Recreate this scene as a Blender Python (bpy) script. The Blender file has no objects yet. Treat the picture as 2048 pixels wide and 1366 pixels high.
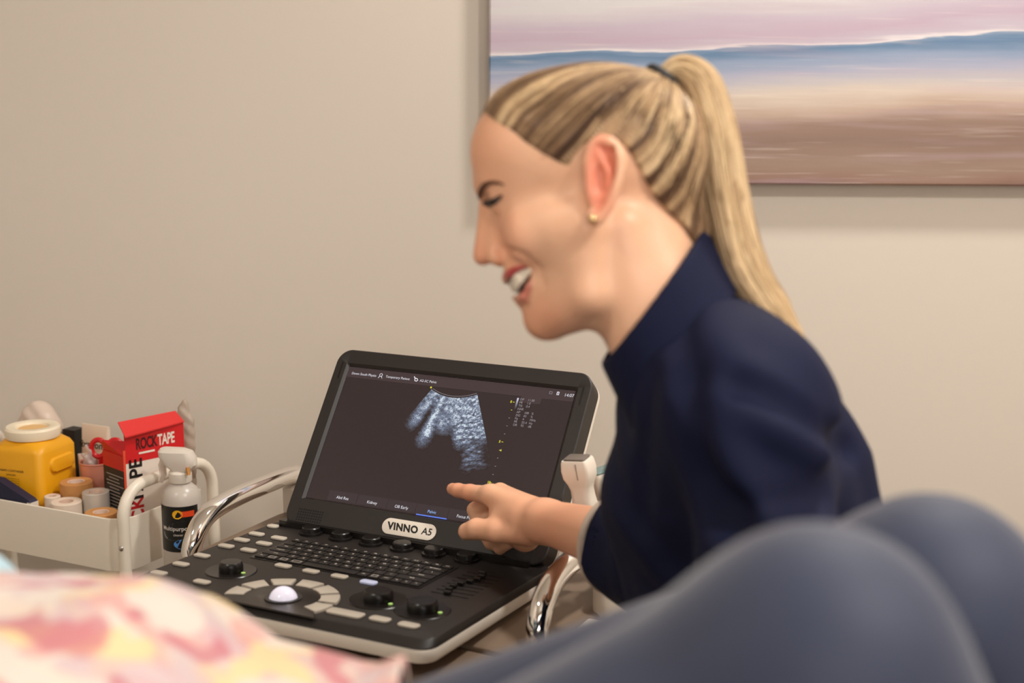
import bpy, math, random
import numpy as np
from mathutils import Matrix, Vector
SC = bpy.context.scene
COL = SC.collection
random.seed(7); RNG = np.random.default_rng(7)
PI = math.pi

# ------------------------------------------------------------------ camera
F = 2850.0                       # focal length in pixels of the 2048 wide frame
TH = math.radians(10.5)          # camera looks down by this angle
CAMZ = 1.30
cam_d = bpy.data.cameras.new('camera'); cam = bpy.data.objects.new('camera', cam_d); COL.objects.link(cam)
cam_d.sensor_width = 36.0; cam_d.lens = 36.0 * F / 2048.0
cam.location = (0, 0, CAMZ); cam.rotation_euler = (PI / 2 - TH, 0, 0)
cam_d.clip_start = 0.02
cam_d.dof.use_dof = True; cam_d.dof.focus_distance = 1.90; cam_d.dof.aperture_fstop = 3.8
SC.camera = cam

# ------------------------------------------------------------------ world, view
w = bpy.data.worlds.new('world'); SC.world = w; w.use_nodes = True
w.node_tree.nodes['Background'].inputs[0].default_value = (1.0, 0.93, 0.85, 1)
w.node_tree.nodes['Background'].inputs[1].default_value = 0.3
SC.view_settings.view_transform = 'Standard'; SC.view_settings.look = 'None'
SC.view_settings.exposure = 0.12; SC.view_settings.gamma = 1.0; SC.view_settings.use_curve_mapping = False
SC.cycles.use_denoising = True
SC.cycles.max_bounces = 8

WALL_Y = 2.38; CEIL = 2.55; XL = -1.9; XR = 1.9; YF = -1.7
WARM = (1.0, 0.96, 0.90)
def area_light(name, loc, size, power, col, shape='DISK', rot=(0, 0, 0), size_y=None):
    d = bpy.data.lights.new(name, 'AREA'); d.shape = shape; d.size = size; d.energy = power; d.color = col
    if size_y: d.size_y = size_y
    o = bpy.data.objects.new(name, d); o.location = loc; o.rotation_euler = rot; COL.objects.link(o); return o
# three round ceiling lights and a window in the wall behind the camera
LAMPS = [(0.72, 1.72, 21.0), (-1.25, 0.35, 11.0), (1.05, 0.20, 32.0)]
for lx, ly, lp in LAMPS:
    area_light('ceiling_lamp_glow', (lx, ly, CEIL - 0.045), 0.22, lp, WARM)
area_light('window_daylight', (0.35, YF + 0.10, 1.55), 1.5, 26.0, (1.0, 0.95, 0.90), 'RECTANGLE', (PI / 2, 0, 0), 1.2)

# ------------------------------------------------------------------ helpers
def s2l(c):
    c = c / 255.0
    return c / 12.92 if c <= 0.04045 else ((c + 0.055) / 1.055) ** 2.4
def rgb(r, g, b): return (s2l(r), s2l(g), s2l(b), 1.0)

def mat(name, col, rough=0.5, metal=0.0, bump=0.0, bscale=200.0, var=0.0, emit=0.0, sss=0.0, trans=0.0, coat=0.0, attr=None, spec=None, sheen=0.0):
    m = bpy.data.materials.new(name); m.use_nodes = True; nt = m.node_tree; b = nt.nodes['Principled BSDF']
    b.inputs['Base Color'].default_value = col; b.inputs['Roughness'].default_value = rough; b.inputs['Metallic'].default_value = metal
    if spec is not None: b.inputs['Specular IOR Level'].default_value = spec
    if emit: b.inputs['Emission Color'].default_value = col; b.inputs['Emission Strength'].default_value = emit
    if sss:
        b.inputs['Subsurface Weight'].default_value = sss; b.inputs['Subsurface Radius'].default_value = (1.0, 0.35, 0.2); b.inputs['Subsurface Scale'].default_value = 0.006
    if trans: b.inputs['Transmission Weight'].default_value = trans
    if coat: b.inputs['Coat Weight'].default_value = coat; b.inputs['Coat Roughness'].default_value = 0.08
    if sheen: b.inputs['Sheen Weight'].default_value = sheen; b.inputs['Sheen Roughness'].default_value = 0.4
    src = None
    if attr:
        a = nt.nodes.new('ShaderNodeAttribute'); a.attribute_name = attr; src = a.outputs['Color']
        nt.links.new(src, b.inputs['Base Color'])
        if emit: nt.links.new(src, b.inputs['Emission Color'])
    tc = nt.nodes.new('ShaderNodeTexCoord')
    n = nt.nodes.new('ShaderNodeTexNoise'); n.inputs['Scale'].default_value = bscale; n.inputs['Detail'].default_value = 3.0
    nt.links.new(tc.outputs['Object'], n.inputs['Vector'])
    if var:
        mx = nt.nodes.new('ShaderNodeMixRGB'); mx.blend_type = 'MULTIPLY'; mx.inputs['Fac'].default_value = 1.0
        rp = nt.nodes.new('ShaderNodeMapRange'); rp.inputs['To Min'].default_value = 1 - var; rp.inputs['To Max'].default_value = 1 + var
        nt.links.new(n.outputs['Fac'], rp.inputs['Value'])
        if src: nt.links.new(src, mx.inputs[1])
        else: mx.inputs[1].default_value = col
        nt.links.new(rp.outputs[0], mx.inputs[2]); nt.links.new(mx.outputs[0], b.inputs['Base Color'])
    if bump:
        bp = nt.nodes.new('ShaderNodeBump'); bp.inputs['Strength'].default_value = bump; bp.inputs['Distance'].default_value = 0.001
        nt.links.new(n.outputs['Fac'], bp.inputs['Height']); nt.links.new(bp.outputs['Normal'], b.inputs['Normal'])
    return m

CS, SN = math.cos(TH), math.sin(TH)
CAMP = np.array([0, 0, CAMZ]); FWD = np.array([0, CS, -SN]); UPV = np.array([0, SN, CS]); RGT = np.array([1.0, 0, 0])
def ray(px, py): return FWD + RGT * ((px - 1024) / F) + UPV * ((683 - py) / F)
def at(px, py, Y):
    d = ray(px, py); return CAMP + d * (Y / d[1])
def atz(px, py, z):
    d = ray(px, py); return CAMP + d * ((z - CAMZ) / d[2])

def spline(pts, n=8, closed=False):
    P = np.asarray(pts, float); m = len(P); out = []
    if closed: idx = range(m)
    else: idx = range(m - 1)
    for i in idx:
        if closed: p0, p1, p2, p3 = P[(i - 1) % m], P[i], P[(i + 1) % m], P[(i + 2) % m]
        else: p0, p1, p2, p3 = P[max(i - 1, 0)], P[i], P[i + 1], P[min(i + 2, m - 1)]
        for k in range(n):
            t = k / n
            out.append(0.5 * (2 * p1 + (p2 - p0) * t + (2 * p0 - 5 * p1 + 4 * p2 - p3) * t * t + (3 * p1 - p0 - 3 * p2 + p3) * t ** 3))
    if not closed: out.append(P[-1])
    return np.array(out)

_txt = {}
def text_geo(body, size=1.0, align='CENTER', shear=0.0, bold=0.0, space=1.0):
    key = (body, align, shear, bold, space)
    if key not in _txt:
        c = bpy.data.curves.new('t', 'FONT'); c.body = body; c.size = 1.0; c.align_x = align; c.align_y = 'CENTER'; c.shear = shear
        c.offset = bold; c.space_character = space; c.resolution_u = 3; c.fill_mode = 'FRONT'
        o = bpy.data.objects.new('t', c); COL.objects.link(o)
        dg = bpy.context.evaluated_depsgraph_get(); me = bpy.data.meshes.new_from_object(o.evaluated_get(dg))
        v = np.array([x.co[:] for x in me.vertices]).reshape(-1, 3); f = [tuple(p.vertices) for p in me.polygons]
        bpy.data.meshes.remove(me); bpy.data.objects.remove(o); bpy.data.curves.remove(c)
        _txt[key] = (v, f)
    v, f = _txt[key]
    return v * size, f

class MB:
    """collects shapes of ONE mesh; M maps the shape's own coordinates to the object's"""
    def __init__(s, M=None): s.v = []; s.f = []; s.mi = []; s.n = 0; s.M = M; s.cur = 0; s.col = []
    def add(s, v, f, mi=None):
        v = np.asarray(v, float).reshape(-1, 3)
        if s.M is not None: v = s.M(v) if callable(s.M) else v @ np.asarray(s.M)[:3, :3].T + np.asarray(s.M)[:3, 3]
        s.v.append(v); s.f += [tuple(int(i) + s.n for i in q) for q in f]; s.mi += [s.cur if mi is None else mi] * len(f); s.n += len(v)
        return s
    def box(s, c, h, mi=None):
        c = np.array(c); h = np.array(h)
        v = [c + h * np.array([x, y, z]) for z in (-1, 1) for y in (-1, 1) for x in (-1, 1)]
        return s.add(v, [(0, 2, 3, 1), (4, 5, 7, 6), (0, 1, 5, 4), (2, 6, 7, 3), (0, 4, 6, 2), (1, 3, 7, 5)], mi)
    def rings(s, rings, caps=(True, True), mi=None, closed=True):
        R = [np.asarray(r, float) for r in rings]; n = len(R[0]); f = []
        for i in range(len(R) - 1):
            for j in range(n if closed else n - 1):
                k = (j + 1) % n; f.append((i * n + j, i * n + k, (i + 1) * n + k, (i + 1) * n + j))
        if caps[0]: f.append(tuple(range(n - 1, -1, -1)))
        if caps[1]: f.append(tuple((len(R) - 1) * n + j for j in range(n)))
        return s.add(np.concatenate(R), f, mi)
    def rprism(s, cx, cy, hx, hy, r, z0, z1, bev=0.0, n=5, mi=None, taper=0.0):
        def ring(ins, z):
            p = rrect(cx, cy, hx - ins, hy - ins, max(r - ins, 1e-5), n); return np.c_[p, np.full(len(p), z)]
        if bev <= 0: L = [ring(0, z0), ring(taper, z1)]
        else: L = [ring(bev, z0), ring(bev * .3, z0 + bev * .3), ring(0, z0 + bev), ring(taper, z1 - bev), ring(taper + bev * .3, z1 - bev * .3), ring(taper + bev, z1)]
        return s.rings(L, mi=mi)
    def prism(s, poly, z0, z1, bev=0.0, mi=None):
        p = np.asarray(poly, float); c = p.mean(0)
        def ring(k, z):
            d = p - c; L = np.linalg.norm(d, axis=1, keepdims=True); q = c + d * (1 - k / np.maximum(L, 1e-6)); return np.c_[q, np.full(len(p), z)]
        L = [ring(0, z0), ring(0, z1)] if bev <= 0 else [ring(0, z0), ring(0, z1 - bev), ring(bev * .4, z1 - bev * .25), ring(bev, z1)]
        return s.rings(L, mi=mi)
    def lathe(s, prof, n=32, c=(0, 0, 0), mi=None, caps=(True, True), axis=2):
        a = np.arange(n) * 2 * PI / n; R = []
        for r, z in prof:
            q = np.c_[np.cos(a) * r, np.sin(a) * r, np.full(n, z)]
            if axis == 1: q = q[:, [0, 2, 1]] * np.array([1, 1, -1])
            if axis == 0: q = q[:, [2, 0, 1]]
            R.append(q + np.array(c))
        return s.rings(R, caps, mi)
    def tube(s, path, r, n=12, caps=(True, True), mi=None, flat=1.0, nrm=None):
        P = np.asarray(path, float); m = len(P); rr = np.full(m, r) if np.isscalar(r) else np.asarray(r, float)
        T = np.gradient(P, axis=0); T /= np.linalg.norm(T, axis=1, keepdims=True) + 1e-12
        u = np.array(nrm if nrm is not None else ([0, 0, 1] if abs(T[0][2]) < .9 else [1, 0, 0]), float)
        a = np.arange(n) * 2 * PI / n; R = []
        for i in range(m):
            u = u - T[i] * (u @ T[i]); u /= np.linalg.norm(u) + 1e-12; w_ = np.cross(T[i], u)
            R.append(P[i] + rr[i] * (np.cos(a)[:, None] * w_ + flat * np.sin(a)[:, None] * u))
        return s.rings(R, caps, mi)
    def sphere(s, c, r, nu=20, nv=12, mi=None, sc=(1, 1, 1)):
        pr = [(math.sin(PI * k / nv), -math.cos(PI * k / nv)) for k in range(nv + 1)]; a = np.arange(nu) * 2 * PI / nu
        R = [np.c_[np.cos(a) * max(q, 1e-4), np.sin(a) * max(q, 1e-4), np.full(nu, z)] * r * np.array(sc) + np.array(c) for q, z in pr]
        return s.rings(R, mi=mi)
    def text(s, body, x, y, size, z=0.0, mi=None, **k):
        v, f = text_geo(body, size, **k)
        if len(v): s.add(v + np.array([x, y, z]), f, mi)
        return s
    def build(s, name, mats, parent=None, smooth=35, colors=None):
        V = np.concatenate(s.v) if s.v else np.zeros((0, 3))
        return mesh_obj(name, V, s.f, mats, parent, smooth, s.mi, colors)

def mesh_obj(name, V, Fc, mats, parent=None, smooth=35, mi=None, colors=None):
    me = bpy.data.meshes.new(name); me.from_pydata(np.asarray(V).tolist(), [], [list(map(int, q)) for q in Fc]); me.update()
    if not isinstance(mats, (list, tuple)): mats = [mats]
    for m in mats: me.materials.append(m)
    if mi is not None and len(mats) > 1: me.polygons.foreach_set('material_index', np.array(mi, dtype=np.int32))
    if smooth:
        me.polygons.foreach_set('use_smooth', np.ones(len(me.polygons), dtype=bool))
        if smooth < 180: me.set_sharp_from_angle(angle=math.radians(smooth))
    if colors is not None:
        ca = me.color_attributes.new('Col', 'FLOAT_COLOR', 'POINT'); c4 = np.c_[colors, np.ones(len(colors))].astype(np.float32); ca.data.foreach_set('color', c4.ravel())
    o = bpy.data.objects.new(name, me); COL.objects.link(o)
    if parent: o.parent = parent
    return o

def rrect(cx, cy, hx, hy, r, n=5):
    P = []
    for sx, sy, a0 in ((1, 1, 0), (-1, 1, 90), (-1, -1, 180), (1, -1, 270)):
        for k in range(n + 1):
            a = math.radians(a0 + 90 * k / n); P.append((cx + sx * (hx - r) + r * math.cos(a), cy + sy * (hy - r) + r * math.sin(a)))
    return np.array(P)

def empty(name, loc=(0, 0, 0), rz=0.0):
    o = bpy.data.objects.new(name, None); o.location = loc; o.rotation_euler = (0, 0, rz); o.empty_display_size = .05; COL.objects.link(o); return o
def tag(o, label, cat, group=None):
    o['label'] = label; o['category'] = cat
    if group: o['group'] = group
    return o
def structure(o): o['kind'] = 'structure'; return o
def rotz(a): return np.array([[math.cos(a), -math.sin(a), 0], [math.sin(a), math.cos(a), 0], [0, 0, 1]])

# ------------------------------------------------------------------ signed distance shapes -> one continuous mesh
def smin(a, b, k):
    h = np.maximum(k - np.abs(a - b), 0) / k
    return np.minimum(a, b) - h * h * k * 0.25
def smax(a, b, k): return -smin(-a, -b, k)
def sph(p, c, r): return np.sqrt(((p - np.asarray(c, p.dtype)) ** 2).sum(1)) - r
def ell(p, c, r, R=None):
    q = p - np.asarray(c, p.dtype)
    if R is not None: q = q @ np.asarray(R, p.dtype)
    r = np.asarray(r, p.dtype); k0 = np.sqrt(((q / r) ** 2).sum(1)); k1 = np.sqrt(((q / (r * r)) ** 2).sum(1))
    return k0 * (k0 - 1.0) / np.maximum(k1, 1e-9)
def cone(p, a, b, ra, rb):
    a = np.asarray(a, p.dtype); b = np.asarray(b, p.dtype); ab = b - a
    t = np.clip(((p - a) @ ab) / max(float(ab @ ab), 1e-12), 0, 1)
    q = p - a - t[:, None] * ab
    return np.sqrt((q * q).sum(1)) - (ra + (rb - ra) * t)
def chain(p, pts, rr, k=None):
    d = None
    for i in range(len(pts) - 1):
        e = cone(p, pts[i], pts[i + 1], rr[i], rr[i + 1]); d = e if d is None else (np.minimum(d, e) if k is None else smin(d, e, k))
    return d

def sdf_mesh(f, lo, hi, h, B=8):
    lo = np.array(lo, float); H = h * B; n = np.ceil((np.array(hi) - lo) / H).astype(int)
    I = np.stack(np.meshgrid(*[np.arange(k) for k in n], indexing='ij'), -1).reshape(-1, 3)
    keep = []
    for s in range(0, len(I), 200000):
        J = I[s:s + 200000]; d = f((lo + (J + .5) * H).astype(np.float32)); keep.append(J[np.abs(d) < H * 1.35])
    I = np.concatenate(keep)
    o = np.stack(np.meshgrid(*[np.arange(B + 1)] * 3, indexing='ij'), -1).reshape(-1, 3)
    cells, corner = [], []
    co = np.array([[i, j, k] for i in (0, 1) for j in (0, 1) for k in (0, 1)])
    for s in range(0, len(I), 600):
        J = I[s:s + 600]; G = (J[:, None] * B + o[None]).reshape(-1, 3)
        D = f((lo + G * h).astype(np.float32)).reshape(len(J), B + 1, B + 1, B + 1)
        C = np.stack([D[:, i:i + B, j:j + B, k:k + B] for i, j, k in co], -1)
        neg = (C < 0).sum(-1); act = (neg > 0) & (neg < 8)
        b, i, j, k = np.nonzero(act)
        cells.append(J[b] * B + np.stack([i, j, k], 1)); corner.append(C[act])
    cells = np.concatenate(cells); corner = np.concatenate(corner)
    acc = np.zeros((len(cells), 3)); cnt = np.zeros(len(cells))
    for a in range(8):
        for ax in range(3):
            if co[a][ax] == 0:
                b = a + (4, 2, 1)[ax]; da, db = corner[:, a], corner[:, b]; m = (da < 0) != (db < 0)
                t = np.where(m, da / np.where(m, da - db, 1), 0)
                p = co[a] + t[:, None] * (co[b] - co[a]); acc += np.where(m[:, None], p, 0); cnt += m
    V = lo + (cells + acc / cnt[:, None]) * h
    S = np.array([1 << 42, 1 << 21, 1]); key = (cells + 1) @ S; order = np.argsort(key); ks = key[order]
    faces = []
    for ax in range(3):
        b = (4, 2, 1)[ax]; m = (corner[:, 0] < 0) != (corner[:, b] < 0); ids = np.nonzero(m)[0]
        u, v = (ax + 1) % 3, (ax + 2) % 3; q = []
        ok = np.ones(len(ids), bool)
        for du, dv in ((0, 0), (1, 0), (1, 1), (0, 1)):
            c = cells[ids].copy(); c[:, u] -= du; c[:, v] -= dv; kk = (c + 1) @ S
            pos = np.clip(np.searchsorted(ks, kk), 0, len(ks) - 1); ok &= ks[pos] == kk; q.append(order[pos])
        q = np.stack(q, 1); fl = corner[ids, 0] < 0
        q = np.where(fl[:, None], q, q[:, ::-1]); faces.append(q[ok])
    return V, np.concatenate(faces)

def vnoise(p, seed=0, s=1.0):
    """smooth value noise of points"""
    r = np.random.default_rng(seed).random((32, 32, 32)); q = np.asarray(p, float) * s; i = np.floor(q).astype(int); t = q - i; t = t * t * (3 - 2 * t); o = 0
    for a in (0, 1):
        for b in (0, 1):
            for c in (0, 1):
                wgt = (t[:, 0] if a else 1 - t[:, 0]) * (t[:, 1] if b else 1 - t[:, 1]) * (t[:, 2] if c else 1 - t[:, 2])
                o = o + wgt * r[(i[:, 0] + a) % 32, (i[:, 1] + b) % 32, (i[:, 2] + c) % 32]
    return o

# ------------------------------------------------------------------ materials
M_WALL = mat('wall_paint', rgb(208, 198, 186), .75, bump=.12, bscale=260)
M_CEIL = mat('ceiling_paint', rgb(225, 220, 210), .8)
M_FLOOR = mat('vinyl_floor', rgb(120, 100, 82), .45, var=.12, bscale=6)
M_TRIM = mat('trim_white', rgb(225, 218, 205), .4)
M_BLACK = mat('black_plastic', rgb(30, 24, 22), .48, bump=.05, bscale=900)
M_BLACK2 = mat('gloss_black', rgb(20, 17, 16), .3)
M_KEY = mat('key_black', rgb(32, 27, 25), .5)
M_WPLAS = mat('white_plastic', rgb(228, 218, 205), .38)
M_GREYBTN = mat('button_grey', rgb(196, 186, 172), .35)
M_LEG = mat('legend_white', rgb(225, 215, 205), .5)
M_CHROME = mat('chrome', (.86, .84, .82, 1), .06, 1.0)
M_STEEL = mat('steel', (.6, .58, .55, 1), .25, 1.0)
M_WMETAL = mat('white_enamel', rgb(232, 222, 206), .35)
M_TAUPE = mat('taupe_laminate', rgb(128, 108, 90), .5, var=.06, bscale=30)
M_BEIGE = mat('beige_plastic', rgb(196, 176, 152), .45)

# ------------------------------------------------------------------ room
def slab(name, lo, hi, m):
    lo = np.array(lo); hi = np.array(hi); return structure(MB().box((lo + hi) / 2, (hi - lo) / 2).build(name, m, smooth=0))
slab('wall_back', (XL - .1, WALL_Y, 0), (XR + .1, WALL_Y + .1, CEIL), M_WALL)
slab('wall_left', (XL - .1, YF, 0), (XL, WALL_Y, CEIL), M_WALL)
slab('wall_right', (XR, YF, 0), (XR + .1, WALL_Y, CEIL), M_WALL)
slab('floor', (XL - .1, YF - .1, -.1), (XR + .1, WALL_Y + .1, 0), M_FLOOR)
slab('ceiling', (XL - .1, YF - .1, CEIL), (XR + .1, WALL_Y + .1, CEIL + .1), M_CEIL)
fw_ = MB()
for lo, hi in (((XL, YF - .1, 0), (-.4, YF, CEIL)), ((1.1, YF - .1, 0), (XR, YF, CEIL)), ((-.4, YF - .1, 0), (1.1, YF, .95)), ((-.4, YF - .1, 2.15), (1.1, YF, CEIL))):
    lo = np.array(lo); hi = np.array(hi); fw_.box((lo + hi) / 2, (hi - lo) / 2)
structure(fw_.build('wall_front', M_WALL, smooth=0))
wn = MB()
for x in (-.4, .35, 1.1): wn.box((x, YF - .05, 1.55), (.025, .04, .6))
for z in (.95, 2.15): wn.box((.35, YF - .05, z), (.75, .04, .025))
structure(wn.build('window_1', M_TRIM, smooth=0))
for nm, lo, hi in (('baseboard_back', (XL, WALL_Y - .014, 0), (XR, WALL_Y, .09)), ('baseboard_left', (XL, YF, 0), (XL + .014, WALL_Y - .014, .09)), ('baseboard_right', (XR - .014, YF, 0), (XR, WALL_Y - .014, .09))):
    slab(nm, lo, hi, M_TRIM)

M_GLOW = mat('lamp_glow', (1.0, .88, .72, 1), .4, emit=6.0)
for i, (lx, ly, lp) in enumerate(LAMPS):
    t = empty('ceiling_light', (lx, ly, CEIL))
    tag(t, ['round ceiling downlight nearest the back wall', 'round ceiling downlight over the left side of the room', 'round ceiling downlight over the right side of the room'][i], 'light', 'round ceiling downlights')
    MB().lathe([(.115, 0), (.135, -.004), (.135, -.02), (.118, -.026), (.112, -.012)], 40, caps=(False, False)).build('trim_ring', M_TRIM, t)
    MB().lathe([(.111, -.004), (.111, -.012)], 40).build('diffuser', M_GLOW, t)

# ------------------------------------------------------------------ painting
def painting_mat():
    m = bpy.data.materials.new('seascape_canvas'); m.use_nodes = True; nt = m.node_tree; b = nt.nodes['Principled BSDF']; N = nt.nodes.new; L = nt.links.new
    tc = N('ShaderNodeTexCoord'); sep = N('ShaderNodeSeparateXYZ'); L(tc.outputs['Object'], sep.inputs[0])
    def noise(sx, sz, scale, detail=4):
        mp = N('ShaderNodeMapping'); mp.inputs['Scale'].default_value = (sx, 1, sz); L(tc.outputs['Object'], mp.inputs[0])
        n = N('ShaderNodeTexNoise'); n.inputs['Scale'].default_value = scale; n.inputs['Detail'].default_value = detail; L(mp.outputs[0], n.inputs['Vector']); return n.outputs['Fac']
    def math_(op, a, bb):
        n = N('ShaderNodeMath'); n.operation = op
        for i, x in enumerate((a, bb)):
            if isinstance(x, (int, float)): n.inputs[i].default_value = x
            else: L(x, n.inputs[i])
        return n.outputs[0]
    n1 = noise(1.0, 5.0, 2.2); n2 = noise(1.5, 26.0, 3.0, 6)
    z = sep.outputs['Z']; x = sep.outputs['X']
    # height in units of 0.36 m, brush drift follows long horizontal strokes, the band of sea climbs to the right
    hz = math_('ADD', z, math_('MULTIPLY', math_('SUBTRACT', n1, .5), .055))
    hz = math_('ADD', hz, math_('MULTIPLY', math_('SUBTRACT', n2, .5), .022))
    hz = math_('SUBTRACT', hz, math_('MULTIPLY', math_('MULTIPLY', x, z), .19))
    v = math_('DIVIDE', hz, .475)
    cr = N('ShaderNodeValToRGB'); L(v, cr.inputs[0]); e = cr.color_ramp.elements
    K = 1.0
    stops = [(0, (116, 84, 70)), (.03, (142, 112, 98)), (.075, (148, 124, 108)), (.13, (134, 108, 96)), (.185, (146, 120, 106)), (.225, (184, 160, 144)), (.265, (206, 190, 176)), (.30, (190, 182, 182)),
             (.345, (164, 166, 186)), (.385, (136, 152, 178)), (.425, (92, 122, 154)), (.438, (120, 142, 170)), (.4415, (222, 214, 214)), (.452, (188, 176, 188)), (.48, (182, 162, 178)), (.52, (188, 174, 186)), (.57, (202, 197, 198)), (.75, (206, 202, 206)), (1, (190, 186, 200))]
    e[0].position = 0; e[0].color = rgb(*stops[0][1]); e[1].position = 1; e[1].color = rgb(*stops[-1][1])
    for p, c in stops[1:-1]:
        q = e.new(p); q.color = rgb(*c)
    # painterly streaks of a paler and a mauve tint
    n3 = noise(.8, 14.0, 4.0, 5); r3 = N('ShaderNodeMapRange'); r3.inputs['From Min'].default_value = .52; r3.inputs['From Max'].default_value = .75; r3.inputs['To Max'].default_value = .35; L(n3, r3.inputs['Value'])
    mx = N('ShaderNodeMixRGB'); L(r3.outputs[0], mx.inputs['Fac']); L(cr.outputs[0], mx.inputs[1]); mx.inputs[2].default_value = rgb(186, 160, 172)
    n4 = noise(1.1, 30.0, 5.0, 6); r4 = N('ShaderNodeMapRange'); r4.inputs['From Min'].default_value = .58; r4.inputs['From Max'].default_value = .8; r4.inputs['To Max'].default_value = .4; L(n4, r4.inputs['Value'])
    m2 = N('ShaderNodeMixRGB'); L(r4.outputs[0], m2.inputs['Fac']); L(mx.outputs[0], m2.inputs[1]); m2.inputs[2].default_value = rgb(226, 212, 202)
    L(m2.outputs[0], b.inputs['Base Color']); b.inputs['Roughness'].default_value = .55
    # canvas weave
    wx = math_('SINE', math_('MULTIPLY', x, 3600.0), 0); wz = math_('SINE', math_('MULTIPLY', z, 3600.0), 0); wv = math_('MULTIPLY', wx, wz)
    bp = N('ShaderNodeBump'); bp.inputs['Strength'].default_value = .35; bp.inputs['Distance'].default_value = .0004; L(wv, bp.inputs['Height']); L(bp.outputs[0], b.inputs['Normal'])
    return m
PD = 0.038
pl = at(977, 366, WALL_Y - PD)
pt = empty('painting', (pl[0], WALL_Y, pl[2])); pt.rotation_euler = (0, math.radians(.35), 0)
tag(pt, 'large unframed abstract seascape canvas on the back wall above the woman', 'painting')
cv = MB(); PW, PH = 1.30, .62
cv.rings([np.array([(x, -PD * .1, z) for x, z in rrect(PW / 2, PH / 2, PW / 2, PH / 2, .002, 2)]), np.array([(x, -PD + .003, z) for x, z in rrect(PW / 2, PH / 2, PW / 2, PH / 2, .002, 2)]), np.array([(x, -PD, z) for x, z in rrect(PW / 2, PH / 2, PW / 2 - .003, PH / 2 - .003, .002, 2)])][::-1], (True, False))
cv.build('canvas', painting_mat(), pt)
fr = MB()
for a, b_ in (((PW / 2, .0, .02), (PW / 2 - .004, .0, .016)), ((PW / 2, 0, PH - .02), (PW / 2 - .004, 0, .016))): fr.box((a[0], -PD / 2 + .0, a[2]), (b_[0], PD / 2 - .004, b_[2]))
for xx in (.02, PW - .02): fr.box((xx, -PD / 2, PH / 2), (.016, PD / 2 - .004, PH / 2 - .004))
fr.build('stretcher_frame', M_BEIGE, pt)

# ------------------------------------------------------------------ ultrasound machine (fold-up console)
UX, UY, UZ, UA = -0.1328, 1.7415, CAMZ - 0.5797, -0.4700
AL, BE, HZ = -0.0420, 0.6165, 0.0084
ca_, sa_, cb_, sb_ = math.cos(AL), math.sin(AL), math.cos(BE), math.sin(BE)
def DK(v):   # console face: x right, y back, z off the face
    return np.c_[v[:, 0], v[:, 1] * ca_ - v[:, 2] * sa_, v[:, 1] * sa_ + v[:, 2] * ca_ - HZ]
def LD(v):   # lid: x right, y up the lid, z toward the user
    return np.c_[v[:, 0], v[:, 1] * sb_ - v[:, 2] * cb_, v[:, 1] * cb_ + v[:, 2] * sb_]
URZ = rotz(UA)
def U2W(v): return np.asarray(v, float) @ URZ.T + np.array([UX, UY, UZ])
us = tag(empty('ultrasound_machine', (UX, UY, UZ), UA), 'black and white portable ultrasound machine with its screen open on the cart', 'ultrasound machine')

def dring(x, f, r, h, b_=.015): p = rrect(-.006, (b_ - f) / 2, x, (b_ + f) / 2, r, 6); return np.c_[p, np.full(len(p), h)]
MB(DK).rings([dring(.206, .291, .02, -.0095), dring(.2065, .2925, .02, -.0075), dring(.2045, .284, .018, -.0012), dring(.2035, .282, .017, 0)]).build('console', [M_BLACK], us)
MB(DK).rprism(-.006, -.139, .2075, .1555, .02, -.0245, -.0090, .004).build('lower_shell', M_WPLAS, us)
MB(DK).prism([(-.082, -.289), (.056, -.289), (.0365, -.262), (.037, -.24), (.018, -.213), (-.0155, -.203), (-.046, -.213), (-.062, -.235), (-.07, -.258)], .0002, .002, .0015).build('palm_plate', mat('satin_black', rgb(40, 34, 32), .3), us)
# grey function buttons
def button(x, d, hx, hy, r=.004, lab=None, m=M_GREYBTN, h=.0028):
    b = MB(DK); b.rprism(x, -d, hx, hy, r, 0, h, .0009, mi=0)
    if lab: b.text(lab, x, -d, .0042, h + .0001, mi=1)
    return b.build('button', [m, mat_lab], us)
mat_lab = mat('button_print', rgb(120, 110, 100), .6)
for (x, d) in [(-.1944, .0578), (-.1941, .0894), (-.1941, .1211), (-.1941, .1686), (-.1934, .2088), (-.193, .249), (-.1586, .0585), (-.1602, .088), (-.1593, .1213), (-.1281, .25), (-.0838, .1524), (-.0426, .1533), (-.0023, .1527)]:
    button(x, d, .0108, .0058)
button(-.1986, .0169, .0085, .0062, .0061)
button(.0391, .1539, .0108, .0058, m=mat('button_lit_blue', rgb(190, 196, 225), .35, emit=.15))['label'] = 'button lit pale blue'
for (x, d, hx, hy) in [(.0758, .2579, .0225, .0085), (.1187, .2555, .0125, .0068), (.1552, .2561, .0125, .0068)]: button(x, d, hx, hy, .005)
cx0, cd0 = -.0155, .2495
for k, a0 in enumerate([189, 156, 123, 90, 57, 24, -9]):
    aa = np.radians(np.linspace(a0 - 13.2, a0 + 13.2, 7))
    ou = np.c_[cx0 + .0665 * np.cos(aa), -cd0 + .0635 * np.sin(aa)]; inn = np.c_[cx0 + .0445 * np.cos(aa[::-1]), -cd0 + .0415 * np.sin(aa[::-1])]
    b = MB(DK).prism(np.r_[ou, inn], 0, .0032, .0012, mi=0); b.build('button', [M_GREYBTN], us)
# trackball
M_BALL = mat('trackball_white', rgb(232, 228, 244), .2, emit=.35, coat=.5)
tb = MB(DK).lathe([(.0215, .002), (.0215, .0032), (.017, .0034), (.0165, .0022)], 40, (-.0125, -.2507, 0)).build('trackball_ring', M_BLACK2, us)
MB(DK).sphere((-.0125, -.2507, -.0015), .0165, 32, 20).build('trackball', M_BALL, us)
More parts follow.
